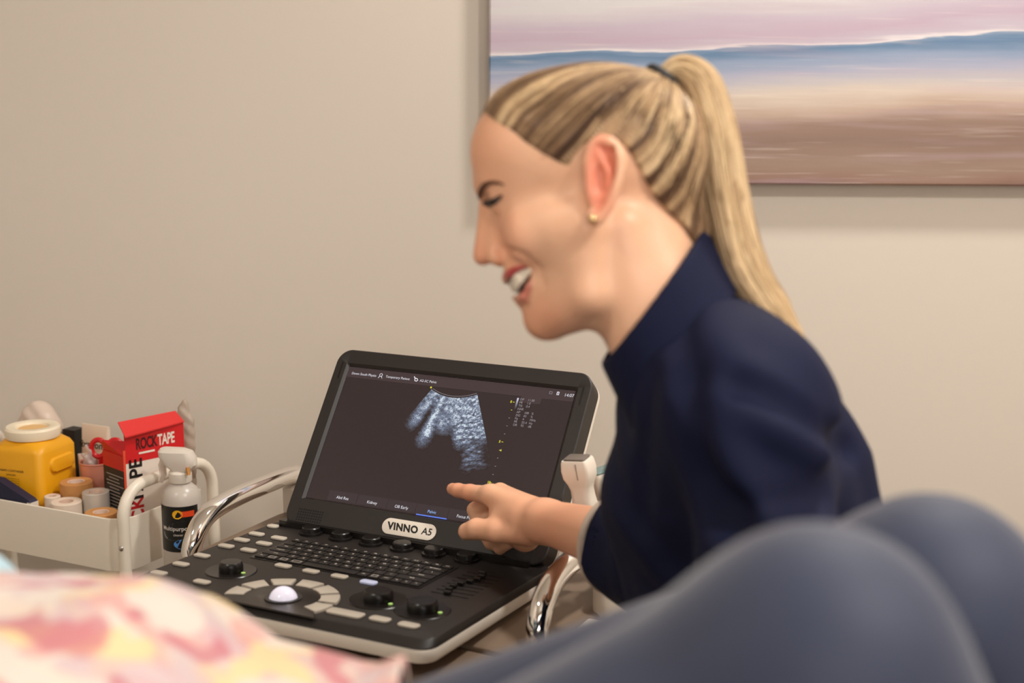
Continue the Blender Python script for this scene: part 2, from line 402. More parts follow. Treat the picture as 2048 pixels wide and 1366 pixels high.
# dials in dished wells
M_GREEN = mat('indicator_green', rgb(176, 214, 120), .4, emit=.3)
for (x, d, r, wd, ga) in [(-.1271, .1974, .0135, .031, -5), (.081, .1998, .0165, .034, -20), (.1419, .2048, .0165, .032, 0)]:
    wl = MB(DK); c = (x, -d, 0)
    wl.lathe([(wd, .0003), (wd - .001, .0012), (wd - .006, .0010), (r + .004, .0005), (r + .002, .0005)], 44, c, caps=(True, True)); wo = wl.build('dial_well', mat('well_black', rgb(24, 20, 18), .28), us)
    dl = MB(DK).lathe([(r + .001, .0005), (r + .001, .006), (r, .0105), (r - .0015, .0122), (0.0005, .0124)], 40, c).build('dial', M_BLACK2, us)
    g = math.radians(ga); MB(DK).lathe([(.0026, .0012), (.0026, .002)], 14, (x + math.cos(g) * (r + .006), -d + math.sin(g) * (r + .006), 0)).build('indicator_light', M_GREEN, us)
# knobs along the hinge
for k in range(6):
    x = -.1373 + k * .0463; d = .0172
    kb = MB(DK); kb.lathe([(.0155, .0002), (.0155, .003), (.0125, .0035), (.012, .0085), (.0108, .0098), (.0004, .0098)], 28, (x, -d, 0)); kb.build('knob', M_BLACK2, us)
MB(DK).box((-.01, -.002, .004), (.185, .006, .004)).build('hinge_bar', M_BLACK2, us)
# keyboard
MB(DK).rprism(-.0205, -.0955, .1215, .0475, .003, .0001, .0008).build('keyboard_bed', M_BLACK2, us)
rows = [['Esc'] + ['F%d' % i for i in range(1, 13)] + ['Prt', 'Ins', 'Del'],
        ['`'] + list('1234567890-=') + [('Backspace', 2)],
        [('Tab', 1.5)] + list('QWERTYUIOP[]') + [('\\', 1.5)],
        [('CapsLk', 1.8)] + list("ASDFGHJKL;'") + [('Enter', 2.2)],
        [('Shift', 2.3)] + list('ZXCVBNM,./') + [('Shift', 2.7)],
        [('Fn', 1), ('#', 1.1), ('#', 1.1), ('#', 1.3), ('', 5.0), ('Alt', 1), ('#', 1), ('Ctrl', 1), ('<', .85), ('v', .85), ('>', .85)]]
KX0, KX1 = -.1385, .0975
for ri, row in enumerate(rows):
    row = [(k, 1.0) if not isinstance(k, tuple) else k for k in row]; tot = sum(q for _, q in row); x = KX0; u = (KX1 - KX0) / tot
    d = .0565 + ri * .0152
    hy = .0060 if ri else .0046
    for k, q in row:
        wv = q * u; b = MB(DK); b.rprism(x + wv / 2, -d, wv / 2 - .0009, hy, .0012, .0007, .0026, .0006, mi=0)
        if k == '#':
            rr = rrect(x + wv / 2, -d, wv / 2 - .004, .0034, .0006, 2); ri_ = rrect(x + wv / 2, -d, wv / 2 - .0047, .0027, .0004, 2); n_ = len(rr)
            b.add(np.r_[np.c_[rr, np.full(n_, .0027)], np.c_[ri_, np.full(n_, .0027)]], [(i, (i + 1) % n_, n_ + (i + 1) % n_, n_ + i) for i in range(n_)], 1)
        elif k: b.text(k, x + wv / 2, -d, .0052 if len(k) == 1 else .0038, .00272, 1, bold=.012)
        b.build('key', [M_KEY, M_LEG], us); x += wv
# time-gain sliders
for k in range(8):
    d = .058 + k * .0122; b = MB(DK); b.rprism(.142, -d, .0245, .0012, .001, .0002, .0006, mi=1); b.rprism(.139 + .006 * math.sin(k * .9), -d, .0042, .0028, .001, .0005, .005, .0012, mi=0); b.build('slider', [M_BLACK2, mat('slot_black', rgb(8, 7, 7), .6)] if k == 0 else [M_BLACK2, bpy.data.materials['slot_black']], us)

# lid
LH = .2535
lid = empty('lid'); lid.parent = us
def lid_ring(hx, y0, y1, r, z, n=8): p = rrect(0, (y0 + y1) / 2, hx, (y1 - y0) / 2, r, n); return np.c_[p, np.full(len(p), z)]
# front frame with a hole for the screen, sides, white back
SW, SH, SB = .172, .194, .0346
ff = MB(LD)
o1 = lid_ring(.194, -.006, LH, .021, -.0015); o0 = lid_ring(.1925, -.0045, LH - .0015, .020, 0.0)
i0 = lid_ring(SW + .0045, SB - .0035, SB + SH + .0045, .002, 0.0); i1 = lid_ring(SW + .0005, SB - .0005, SB + SH + .0005, .001, -.0035)
back = lid_ring(.1925, -.004, LH + .001, .024, -.031)
ff.rings([back, o1, o0, i0, i1], (False, False))
for sx in (-1, 1):
    ff.rprism(sx * .1832, .221, .0012, .0125, .001, .0001, .0004, mi=1)
ff.build('bezel', [M_BLACK, M_BLACK2], lid)
MB(LD).rings([lid_ring(.18, .006, LH - .014, .03, -.044), lid_ring(.189, -.001, LH - .004, .027, -.0415), lid_ring(.193, -.004, LH + .0012, .025, -.036), lid_ring(.1928, -.004, LH + .001, .024, -.031)], (True, True)).build('back_shell', M_WPLAS, lid)
for sx in (-1, 1):
    g = MB(LD)
    for i in range(11):
        for j in range(6): g.lathe([(.00125, .0001), (.00125, .0003)], 8, (sx * .155 + (i - 5) * .0037, -.0015 + j * .0037, 0))
    g.build('speaker_grille', mat('grille_black', rgb(6, 5, 5), .8) if sx < 0 else bpy.data.materials['grille_black'], lid)
bd = MB(LD); bd.rprism(-.0026, .0134, .0398, .0108, .0107, .0001, .0016, .0006, mi=0, n=8)
bd.text('VINNO', -.0105, .0133, .0132, .00165, 1, shear=-.2, bold=.045, space=1.08); bd.text('A5', .0245, .0133, .0128, .00165, 1, bold=.02)
bd.build('badge', [M_WPLAS, M_BLACK2], lid)

# screen picture: panel, bands, ultrasound sector, lettering
def screen_mat(name, attr=None, col=(0, 0, 0, 1), strength=1.0):
    m = mat(name, col, .16, emit=strength, attr=attr); b = m.node_tree.nodes['Principled BSDF']
    for l in list(m.node_tree.links):
        if l.to_socket == b.inputs['Base Color']: m.node_tree.links.remove(l)
    b.inputs['Base Color'].default_value = (.012, .010, .010, 1)
    return m
M_SCR = screen_mat('screen_dark', col=rgb(40, 30, 31))
M_BAR = screen_mat('screen_bar', col=rgb(58, 46, 48)); M_TXT = screen_mat('screen_text', col=rgb(226, 224, 232), strength=.95); M_TXD = screen_mat('screen_text_dim', col=rgb(150, 142, 148))
M_YEL = screen_mat('screen_yellow', col=rgb(214, 204, 60)); M_BLU = screen_mat('screen_blue', col=rgb(96, 128, 232)); M_PAN = screen_mat('screen_tab', col=rgb(50, 41, 44)); M_PALE = screen_mat('screen_pale', col=rgb(190, 200, 212)); M_SEL = screen_mat('screen_text_blue', col=rgb(150, 186, 240))
sb = MB(LD); y0 = SB; zs = -.0035
def rect(b, x0, x1, ya, yb, z, mi): return b.add([(x0, ya, z), (x1, ya, z), (x1, yb, z), (x0, yb, z)], [(0, 1, 2, 3)], mi)
rect(sb, -SW, SW, SB, SB + SH, zs, 0)
rect(sb, -SW, SW, SB + SH - .0155, SB + SH, zs + .0002, 1); rect(sb, .099, .128, SB + SH - .024, SB + SH - .0155, zs + .0002, 1)
xs = [-.139, -.0932, -.0468, -.0034, .0443, .092, .138, SW]
for i in range(7): rect(sb, xs[i], xs[i + 1] - .0008, .0362, .0500, zs + .0002, 2)
rect(sb, .1180, SW, .066, .0745, zs + .0002, 3)
scr = sb.build('screen', [M_SCR, M_BAR, M_PAN, M_PALE], lid, smooth=0)
# sector
NA, NR = 230, 200
ap = np.array([0.0, .2752]); r0, r1 = .075, .192; TA = np.radians(np.linspace(-27.6, 27.8, NA)); RR = np.linspace(r0, r1, NR)
T2, R2 = np.meshgrid(TA, RR, indexing='ij'); e = (R2 - r0) / (r1 - r0); td = np.degrees(T2)
P3 = np.stack([td * .35, e * 34, np.zeros_like(e)], -1).reshape(-1, 3)
n1 = vnoise(P3, 1, 1.0).reshape(e.shape); n2 = vnoise(P3 * [2.1, 2.0, 1], 2).reshape(e.shape); n3 = vnoise(np.stack([td * 1.9, e * 150, 0 * e], -1).reshape(-1, 3), 3).reshape(e.shape); n4 = vnoise(np.stack([td * .16, e * 5, 0 * e], -1).reshape(-1, 3), 4).reshape(e.shape)
G = lambda x, m, s: np.exp(-((x - m) / s) ** 2)
top = np.clip(1 - (e - .19) / .10, 0, 1)
lay = .72 + .2 * np.sin(e * 95 + td * .04 + 5 * n4)
I = top * (.42 + .4 * n1) * lay
band = lambda m, s, end, soft: G(td, m, s) * np.clip((end - e) / soft + .5, 0, 1)
I = np.maximum(I, band(-21.5, 5.0, .46, .22) * (.35 + .5 * n1))
I = np.maximum(I, band(-10.0 + 0 * e, 4.2, .60, .2) * (.5 + .5 * n1) * np.clip(1.2 - e * .5, 0, 1))
I = np.maximum(I, band(1, 12, .40, .2) * (.35 + .5 * n1))
I = np.maximum(I, np.clip((td - 4 - 12 * (e - .3)) / 4, 0, 1) * np.clip((.68 - e) / .18, 0, 1) * (.30 + .7 * n2) * (.85 + .15 * np.sin(e * 80 + 9 * n4)))
I = np.maximum(I, np.clip((td - 12) / 5, 0, 1) * np.clip((27 - td) / 4, .3, 1) * np.clip((.97 - e) / .1, 0, 1) * (.1 + .42 * n2 * n1 * 1.6) * np.clip(.4 + e, 0, 1))
I *= 1 - .6 * G(td, -16, 2.2) * np.clip((e - .08) / .1, 0, 1) * np.clip((.7 - e) / .2, 0, 1)
I = np.clip(I * (.45 + .95 * n3) * 1.12, 0, 1)
I = np.clip((I - .07) * 1.12, 0, 1) ** 1.15
lo_, mi_, hi_ = np.array(rgb(40, 30, 31)[:3]), np.array(rgb(112, 124, 146)[:3]), np.array(rgb(206, 218, 228)[:3])
Iw = I.ravel()[:, None]; C3 = np.where(Iw < .5, lo_ + (mi_ - lo_) * Iw * 2, mi_ + (hi_ - mi_) * (Iw - .5) * 2)
Vs = np.c_[(ap[0] + R2 * np.sin(T2)).ravel(), (ap[1] - R2 * np.cos(T2)).ravel(), np.full(NA * NR, zs + .00025)]
idx = np.arange(NA * NR).reshape(NA, NR); Fs = np.stack([idx[:-1, :-1], idx[1:, :-1], idx[1:, 1:], idx[:-1, 1:]], -1).reshape(-1, 4); Fs = Fs[I.ravel()[Fs].max(1) > .004]
mesh_obj('ultrasound_picture', LD(Vs), Fs, screen_mat('screen_sector', attr='Col'), lid, 0, colors=C3)
tx = MB(LD); zt = zs + .0006
def T(s, x, y, size, mi=0, al='LEFT', **k): tx.text(s, x, y, size, zt, mi, align=al, **k)
T('Down South Physio', -.1654, .2192, .0050); T('Temporary Patient', -.1104, .2197, .0050); T('A2-5C Pelvic', -.0563, .2193, .0050); T('14:07', .158, .2212, .0062)
# small figure, probe and status icons
tx.tube([( -.1185 + .0021 * math.cos(a), .2212 + .0021 * math.sin(a), zt) for a in np.linspace(0, 2 * PI, 17)], .00035, 6); tx.tube([(-.1215, .2165, zt), (-.1203, .2188, zt), (-.1185, .2192, zt), (-.1167, .2188, zt), (-.1155, .2165, zt)], .00035, 6)
tx.tube([(-.0665, .2243, zt), (-.0645, .2215, zt), (-.0640, .2185, zt), (-.0612, .2178, zt), (-.0595, .2195, zt), (-.061, .2215, zt), (-.0645, .2222, zt)], .0006, 6)
tx.tube([(.1368, .2238, zt), (.1368, .2208, zt), (.1405, .2208, zt), (.1405, .2238, zt), (.1368, .2238, zt)], .0003, 6, mi=1)
tx.tube([(.1476, .2243, zt), (.1476, .2205, zt), (.1500, .2205, zt), (.1500, .2243, zt), (.1476, .2243, zt)], .0006, 6)
tx.build('header_text', [M_TXT, M_TXD, M_YEL, M_BLU, M_SEL], lid, smooth=0); tx = MB(LD)
for i, (a, b, c) in enumerate([('DP', '11.00', ''), ('MI', '1.0', ''), ('TIS', '0.4', ''), ('HAR', '', ''), ('AP', '100', '%'), ('DG', '43', '%'), ('Fq', '4', 'MHz'), ('FR', '25.4', 'Hz'), ('DR', '92', 'dB')]):
    y = .2086 - i * .00450; x = .0985
    T(a, x, y, .0044, 1)
    if b: T(b, x + .011, y, .0044, 1)
    if c: T(c, x + .0215, y, .0044, 1)
tx.build('readout_text', [M_TXT, M_TXD, M_YEL, M_BLU, M_SEL], lid, smooth=0); tx = MB(LD)
# depth scale
for i in range(11):
    y = .2037 - i * .01124; big = i in (0, 5, 10)
    if big: T(str(i), .0855, y, .0046, 2, bold=.03); tx.box((.0905, y, zt), (.0013, .0003, .0001), 2)
    else: tx.box((.0905, y, zt), (.0009, .0003, .0001), 2 if i == 1 else 1)
tx.add([(.089, .136, zt), (.0925, .1375, zt), (.0925, .1345, zt)], [(0, 1, 2)], 2)
tx.lathe([(.0014, 0), (.0014, .0002)], 12, (-.0361, .2112, zt), mi=2)
tx.build('depth_scale', [M_TXT, M_TXD, M_YEL, M_BLU, M_SEL], lid, smooth=0); tx = MB(LD)
for i, s in enumerate(['Abd Res', 'Kidney', 'OB Early', 'Pelvic', 'Focus Pos']):
    T(s, (xs[i] + xs[i + 1]) / 2, .0413, .0056, 4 if s == 'Pelvic' else 0, 'CENTER')
tx.box((.0215, .0353, zt), (.0225, .0007, .0001), 3)
tx.build('menu_text', [M_TXT, M_TXD, M_YEL, M_BLU, M_SEL], lid, smooth=0)
# grey-scale bar beside the figures
gb = []; gc = []
for i in range(9):
    f_ = i / 8; y = .2101 - f_ * .0167; gb += [(.0938, y, zt), (.0963, y, zt)]; k = (1 - f_) ** 1.6; gc += [tuple(lo_ + (np.array(rgb(205, 205, 225)[:3]) - lo_) * k)] * 2
mesh_obj('grey_scale_bar', LD(np.array(gb)), [(2 * i, 2 * i + 2, 2 * i + 3, 2 * i + 1) for i in range(8)], bpy.data.materials['screen_sector'], lid, 0, colors=np.array(gc))
# thin curved line over the sector
MB(LD).tube([(.0745 * math.sin(a), .2752 - .0728 * math.cos(a), zt) for a in np.radians(np.linspace(-26, 27, 20))], .00022, 5).build('sector_outline', M_TXD, lid)

# ------------------------------------------------------------------ cart under it
cart = tag(empty('ultrasound_cart', (UX, UY, 0), UA), 'beige ultrasound cart with curved chrome side handles under the machine', 'cart')
CT = UZ - .036
c_ = MB(); c_.rprism(0, -.03, .285, .160, .02, CT - .035, CT, .006); c_.build('top_plate', M_TAUPE, cart)
c_ = MB(); c_.rprism(0, -.285, .285, .0915, .02, CT - .039, CT - .003, .006); c_.build('front_tray', M_TAUPE, cart)
def handle(path, sx):
    P = spline([(sx * x, y, z + UZ) for x, y, z in path], 8); MB().tube(P, .0135, 18).build('handle', M_CHROME, cart)
handle([(.262, -.085, -.075), (.279, -.087, -.045), (.281, -.078, -.018), (.281, -.055, .004), (.281, -.015, .013), (.280, .06, .016), (.279, .16, .010), (.262, .20, -.02)], -1)
handle([(.262, -.150, -.075), (.258, -.152, -.045), (.257, -.148, -.015), (.257, -.132, .010), (.257, -.098, .026), (.260, -.04, .032), (.270, .05, .02), (.27, .15, -.01)], 1)
for sx in (-1, 1): MB().box((sx * .262, .17, CT + .005), (.02, .05, .03)).build('handle_bracket', M_WPLAS, cart)
MB().rprism(.315, .06, .045, .10, .015, CT - .16, CT + .045, .006).build('side_column', M_WPLAS, cart)
MB().rprism(.302, -.115, .0145, .034, .005, CT - .06, CT + .012, .004).build('side_box', M_WPLAS, cart)
MB().rprism(.340, -.098, .018, .040, .005, CT - .06, CT + .020, .004).build('side_box', M_WPLAS, cart)
MB().rprism(0, 0, .07, .05, .02, .09, CT - .035, .004).build('column', M_WPLAS, cart)
MB().rprism(0, -.05, .25, .22, .05, .06, .10, .01).build('base', M_WPLAS, cart)
for sx in (-1, 1):
    for y in (-.22, .12):
        k = MB(); k.lathe([(.03, -.012), (.03, .012)], 20, (sx * .2, y, .03), axis=0); k.box((sx * .2, y, .05), (.008, .008, .012)); k.build('caster', M_BLACK2, cart)
# holder and two probes
h_ = MB(); 
for (x, y, zt_) in ((.262, .012, .068), (.305, .045, .075)):
    h_.lathe([(.012, UZ + zt_ - .075), (.020, UZ + zt_ - .05), (.0225, UZ + zt_), (.0185, UZ + zt_), (.015, UZ + zt_ - .05)], 26, (x, y, 0))
h_.box((.285, .03, UZ + .012), (.03, .03, .012)); h_.box((.30, .085, UZ + .03), (.012, .012, .045)); h_.build('probe_holder', M_BLACK2, cart)
def probe(name, base_, top_, yaw, label, head, teal=False, s=1.0):
    base_ = np.array(base_); top_ = np.array(top_); L = np.linalg.norm(top_ - base_)
    zz = (top_ - base_) / L; xx = rotz(yaw) @ np.array([1.0, 0, 0]); xx -= zz * (xx @ zz); xx /= np.linalg.norm(xx); yy = np.cross(zz, xx)
    t = tag(empty(name, tuple(base_)), label, 'probe', 'ultrasound probes in the holder')
    def Mx(v): return v[:, :1] * xx + v[:, 1:2] * yy + v[:, 2:] * zz
    sec = [(-.30, .011, .011, .008), (0, .0150, .0125, .008), (.12, .0150, .0125, .008), (.32, .0135, .0115, .008), (.46, .0130, .0112, .007), (.56, .0150, .0120, .006), (.66, .0185, .0132, .005), (.80, .0190, .0135, .004), (.93, .0178, .0128, .004), (.965, .0165, .0115, .003)]
    if head: sec = [(-.3, .010, .010, .008), (0, .0150, .013, .008), (.3, .0190, .016, .010), (.6, .0215, .018, .012), (.85, .020, .0165, .010), (.93, .018, .015, .008)]
    b = MB(Mx); b.rings([np.c_[rrect(0, 0, hx * s, hy * s, r * s, 5), np.full(24, f_ * L)] for f_, hx, hy, r in sec]); b.build('housing', M_WPLAS, t)
    hx, hy = (sec[-1][1] - .002) * s, (sec[-1][2] - .0015) * s
    MB(Mx).rprism(0, 0, hx, hy, .003, sec[-1][0] * L, L * 1.0, .0015).build('membrane', mat('probe_teal', rgb(120, 142, 140), .4) if teal else mat('probe_grey', rgb(110, 100, 92), .45), t)
    g = MB(Mx); g.box((.004 * s, -.0134 * s, .80 * L), (.0006, .0004, .010)); g.build('orientation_mark', mat('mark_grey_' + ('t' if teal else 'g'), rgb(150, 140, 130), .5), t)
    return t
probe('ultrasound_probe', at(1174, 1030, 1.645), at(1153, 913, 1.64), math.radians(-30), 'white ultrasound probe with dark grey tip standing nearest the screen', False, s=.98)
probe('ultrasound_probe', at(1226, 1006, 1.70), at(1207, 936, 1.70), math.radians(20), 'white ultrasound probe with teal tip half hidden behind the navy sleeve', True, teal=True, s=.95)

# ------------------------------------------------------------------ side table, trolley and its contents
TU = np.array([-.8910, .4540, 0]); TW = np.array([.4540, .8910, 0]); T0 = np.array([-.561, 1.950, 0]); TANG = math.atan2(-TU[1], -TU[0])
TZ = .595; RIM = .673
def TM(v): v = np.asarray(v, float); return T0 + v[:, :1] * TU + v[:, 1:2] * TW + v[:, 2:] * np.array([0, 0, 1])
def tl(u, w_, z=0): return T0 + TU * u + TW * w_ + np.array([0, 0, z])
TLEN, TDEP = .44, .22
stt = tag(empty('side_table', tuple(tl(-.115, .17)), TANG), 'taupe laminate side table squeezed between the white trolley and the cart', 'table')
st_ = MB(); st_.rprism(0, 0, .098, .17, .004, .57, .592, .003); st_.build('tabletop', M_TAUPE, stt)
for sx in (-1, 1):
    for sy in (-1, 1): MB().box((sx * .08, sy * .15, .285), (.014, .014, .285)).build('leg', M_TAUPE, stt)

tr = tag(empty('trolley', tuple(tl(TLEN / 2, TDEP / 2)), TANG), 'white enamelled metal utility trolley filled with clinic supplies', 'trolley')
def TL(v): v = np.asarray(v, float); return v   # trolley's own frame: x toward the right end
def tray(z0, z1):
    hx, hy = TLEN / 2 - .004, TDEP / 2 - .011; b = MB()
    R = lambda i, z: np.c_[rrect(0, 0, hx - i, hy - i, .035 - i, 8), np.full(36, z)]
    b.rings([R(.0, z0), R(0, z1 - .002), R(.0005, z1), R(.002, z1 + .001), R(.0035, z1), R(.0038, z1 - .002), R(.0038, z0 + .003)], (True, True)); return b.build('tray', M_WMETAL, tr)
for z in (.12, .36): tray(z, z + .08)
tray(TZ, RIM)
for sx in (-1, 1):
    x = sx * (TLEN / 2 + .0)
    zt_ = .727
    P = [(x, -TDEP / 2 + .01, .05), (x, -TDEP / 2 + .01, .3), (x, -TDEP / 2 + .01, .6), (x, -TDEP / 2 + .01, zt_ - .055)] + [(x, -TDEP / 2 + .01 + .045 * (1 - math.cos(a)), zt_ - .05 + .045 * math.sin(a)) for a in np.linspace(.15, PI / 2, 7)] + [(x, 0, zt_ - .005)]
    P += [(p[0], -p[1], p[2]) for p in P[-2::-1]]
    MB().tube(P, .0088, 16).build('handle_frame', M_WMETAL, tr)
    for sy in (-1, 1):
        sc_ = MB(); sc_.sphere((x + sx * .001, sy * (TDEP / 2 - .01) - .0085, TZ + .042), .0042, 12, 8, sc=(1, .6, 1)); sc_.build('screw', M_STEEL, tr)
        k = MB(); k.lathe([(.024, -.009), (.024, .009)], 18, (x, sy * (TDEP / 2 - .01), .025), axis=0); k.build('caster', M_BLACK2, tr)

def place(name, p, label, cat, rz=0.0, group=None): return tag(empty(name, tuple(p), rz), label, cat, group)
def onpx(px, py, Y): return at(px, py, Y)
FZ = TZ + .0035
def pxY(px, Y, z):  # the point at distance Y over pixel column px at height z
    d = CS * Y - (z - CAMZ) * SN; return np.array([(px - 1024) / F * d, Y, z])

# sharps container
M_YELLOW = mat('sharps_yellow', rgb(236, 168, 20), .4, sss=.0)
M_CREAM = mat('cream_plastic', rgb(240, 226, 200), .35)
M_INK = mat('label_ink', rgb(70, 52, 30), .6)
p = tl(.247, .0885, FZ); scn = place('sharps_container', p, 'yellow sharps container with cream screw lid in the white trolley', 'container', math.radians(-19))
b = MB(); S0 = .0465
def sq(h, r, z): return np.c_[rrect(0, 0, h, h, r, 6), np.full(28, z)]
b.rings([sq(S0 - .004, .014, 0), sq(S0 - .001, .016, .004), sq(S0, .013, .03), sq(S0, .013, .139), sq(S0 - .003, .016, .147), sq(S0 - .009, .024, .154), sq(.034, .0335, .157)]); b.build('body', M_YELLOW, scn)
b = MB(); b.lathe([(.0335, .155), (.0405, .1565), (.042, .162), (.0415, .170), (.039, .173), (.030, .1735), (.026, .1715), (.024, .167), (.0005, .167)], 40); b.build('lid', M_CREAM, scn)
b = MB(); b.lathe([(.0225, .1672), (.021, .1695), (.0005, .1698)], 28); b.build('lid_insert', mat('lid_amber', rgb(232, 186, 120), .4), scn)
b = MB(); b.rings([np.array([(S0 + o, y, z) for y, z in rrect(.004, zc, hw, hh, hh * .9, 5)]) for o, hw, hh, zc in ((-.001, .030, .012, .118), (.004, .028, .010, .117), (.0055, .024, .006, .114))]); b.build('grip', M_YELLOW, scn)
b = MB(); b.rprism(S0 - .002, -.006, .0045, .009, .003, .012, .046, .002); b.build('latch', M_YELLOW, scn)
def face_front(v): return np.c_[v[:, 0], -S0 - .0006 - v[:, 2], v[:, 1]]
def face_left(v): return np.c_[-S0 - .0006 - v[:, 2], -v[:, 0], v[:, 1]]
b = MB(face_front)
b.text('SHARPS CONTAINER', -.008, .112, .0050, 0); b.text('DANGER', -.008, .1055, .0042)
for i in range(6): b.text('dispose of used needles here only', -.009, .100 - i * .0035, .0023)
b.text('BIOHAZARD', -.012, .036, .0045)
tri = np.array([(-.026, .042), (.002, .042), (-.012, .072)]); ti = tri.mean(0) + (tri - tri.mean(0)) * .9
b.add(np.r_[np.c_[tri, np.zeros(3)], np.c_[ti, np.zeros(3)]], [(i, (i + 1) % 3, 3 + (i + 1) % 3, 3 + i) for i in range(3)])
for k in range(3):
    a = PI / 2 + k * 2 * PI / 3; cxx, cyy = -.012 + .0034 * math.cos(a), .0515 + .0034 * math.sin(a)
    aa = np.linspace(0, 2 * PI, 17)[:-1]; o_ = np.c_[cxx + .0042 * np.cos(aa), cyy + .0042 * np.sin(aa), 0 * aa]; ii = np.c_[cxx + .0026 * np.cos(aa) + .0012 * math.cos(a), cyy + .0026 * np.sin(aa) + .0012 * math.sin(a), 0 * aa]
    b.add(np.r_[o_, ii], [(i, (i + 1) % 16, 16 + (i + 1) % 16, 16 + i) for i in range(16)])
b.build('label_print', M_INK, scn, smooth=0)
b = MB(lambda v: face_front(np.c_[-v[:, 1] + .024, v[:, 0] + .058, v[:, 2]])); b.text('FILL LINE  1.4 L', 0, 0, .0055, bold=.02); b.build('side_print', M_INK, scn, smooth=0)

# navy and white carton at the front rim
p = tl(.232, .0237, FZ); bx = place('carton', p, 'navy and white carton lying in front of the yellow sharps container', 'box', TANG)
b = MB(); b.box((0, 0, .038), (.047, .0075, .038)); b.build('box', mat('carton_white', rgb(232, 222, 210), .6), bx, smooth=0)
b = MB(); b.rings([np.array([(-.047, y, .0762), (.046, y, .0762), (.042, y, .080), (-.02, y, .104), (-.047, y, .104)]) for y in (-.0076, .0076)]); b.box((-.004, -.0078, .068), (.043, .0004, .008)); b.build('printed_top', mat('carton_navy', rgb(24, 28, 60), .5), bx, smooth=0)

# rolls of tape
M_TAN = mat('tape_tan', rgb(196, 138, 80), .7, bump=.2, bscale=500); M_TWH = mat('tape_white', rgb(226, 208, 190), .7); M_CORE = mat('tape_core', rgb(226, 196, 176), .7)
def roll(u, w_, R_, ri, hgt, m, label, group='rolls of tape in the trolley'):
    t = place('tape_roll', tl(u, w_, FZ), label, 'tape', .4 + u * 9, group)
    MB().lathe([(ri, 0), (R_ - .001, 0), (R_, .001), (R_, hgt - .001), (R_ - .001, hgt), (ri, hgt), (ri, 0)], 40, caps=(False, False)).build('tape', m, t)
    MB().lathe([(ri - .0015, .0005), (ri, .0003), (ri, hgt - .0003), (ri - .0015, hgt - .0005), (ri - .0015, .0005)], 32, caps=(False, False)).build('core', M_CORE, t)
    return t
roll(.160, .085, .0245, .013, .096, M_TAN, 'tall tan tape roll standing right of the yellow container')
roll(.137, .0395, .0225, .012, .080, M_TWH, 'white tape roll by the front rim before the tall tan roll')
roll(.176, .0510, .0122, .007, .080, M_TWH, 'white tape roll at the foot of the yellow container')
roll(.070, .0400, .0235, .012, .073, M_TAN, 'low tan tape roll beside the front corner post')
roll(.110, .073, .0200, .012, .090, mat('tape_silver', rgb(196, 186, 174), .35), 'shiny pale tape roll below the pink cup')

# black box and cream tube standing behind the cup
p = tl(.262, .190, FZ); t = place('black_box', p, 'tall narrow black box between yellow container and pink cup', 'box', TANG)
MB().box((0, 0, .072), (.0125, .012, .072)).build('carton', mat('box_black', rgb(18, 15, 14), .5), t)
p = tl(.204, .155, FZ); t = place('white_tube', p, 'small white tube leaning at the right side of the yellow container', 'tube', math.radians(20))
MB().rings([np.c_[rrect(0, 0, hx, hy, min(hx, hy) * .9, 5), np.full(24, z)] for hx, hy, z in ((.008, .008, 0), (.008, .008, .01), (.011, .010, .014), (.012, .008, .09), (.013, .0012, .118))]).build('tube', mat('tube_white', rgb(220, 205, 195), .5), t)
p = tl(.205, .180, FZ); t = place('cream_sachet', p, 'cream packet with dark lettering standing behind the pink cup', 'packet', TANG)
b = MB(); b.rings([np.c_[rrect(0, 0, hx, hy, min(hx, hy) * .9, 5), np.full(24, z)] for hx, hy, z in ((.026, .002, .0), (.029, .008, .02), (.029, .009, .10), (.028, .004, .150), (.028, .0012, .158))]); b.build('packet', mat('packet_cream', rgb(226, 206, 186), .5), t)
b = MB(lambda v: np.c_[v[:, 0], -.0093 - v[:, 2], v[:, 1]]); b.text('fixation', -.002, .128, .016, .002, shear=.2, bold=.02); b.build('lettering', M_BLACK2, t, smooth=0)

# pink cup and the scissors in it
M_PINK = mat('cup_pink', rgb(232, 158, 136), .35, trans=.25)
p = tl(.167, .138, FZ); cup = place('plastic_cup', p, 'pink plastic cup holding red handled scissors in the trolley', 'cup')
MB().lathe([(.0005, .001), (.017, .001), (.0185, .004), (.0255, .112), (.0268, .1135), (.0262, .115), (.0243, .1135), (.017, .006), (.0005, .005)], 40).build('cup', M_PINK, cup)
t = place('scissors', p + np.array([.006, -.002, .01]), 'red handled scissors standing in the pink cup', 'scissors')
M_RED = mat('red_plastic', rgb(196, 18, 24), .35)
for sx in (-1, 1):
    b = MB(); cx_ = .013 + sx * .013; b.tube([(cx_ + .011 * math.cos(a), -.004, .126 + .0135 * math.sin(a)) for a in np.linspace(0, 2 * PI, 25)], .0042, 10); b.tube([(cx_ - sx * .004, -.004, .115), (.004 + sx * .002, -.002, .096)], .0042, 8); b.build('handle', M_RED, t)
    MB().tube([(.004 + sx * .002, -.002, .098), (.0 - sx * .002, 0, .005)], [.0032, .0012], 6, flat=.3).build('blade', M_STEEL, t)
t = place('swab_packet', p + np.array([-.010, -.006, .012]), 'crumpled clear swab packet poking out of the pink cup', 'packet')
vv, ff_ = sdf_mesh(lambda q: ell(q, (0, 0, .092), (.010, .007, .036)) + .004 * np.sin(q[:, 0] * 400) * np.sin(q[:, 2] * 260 + q[:, 1] * 300), (-.02, -.02, .03), (.02, .02, .14), .002)
mesh_obj('wrapper', vv, ff_, mat('wrapper_clear', rgb(224, 206, 200), .25, trans=.3), t)

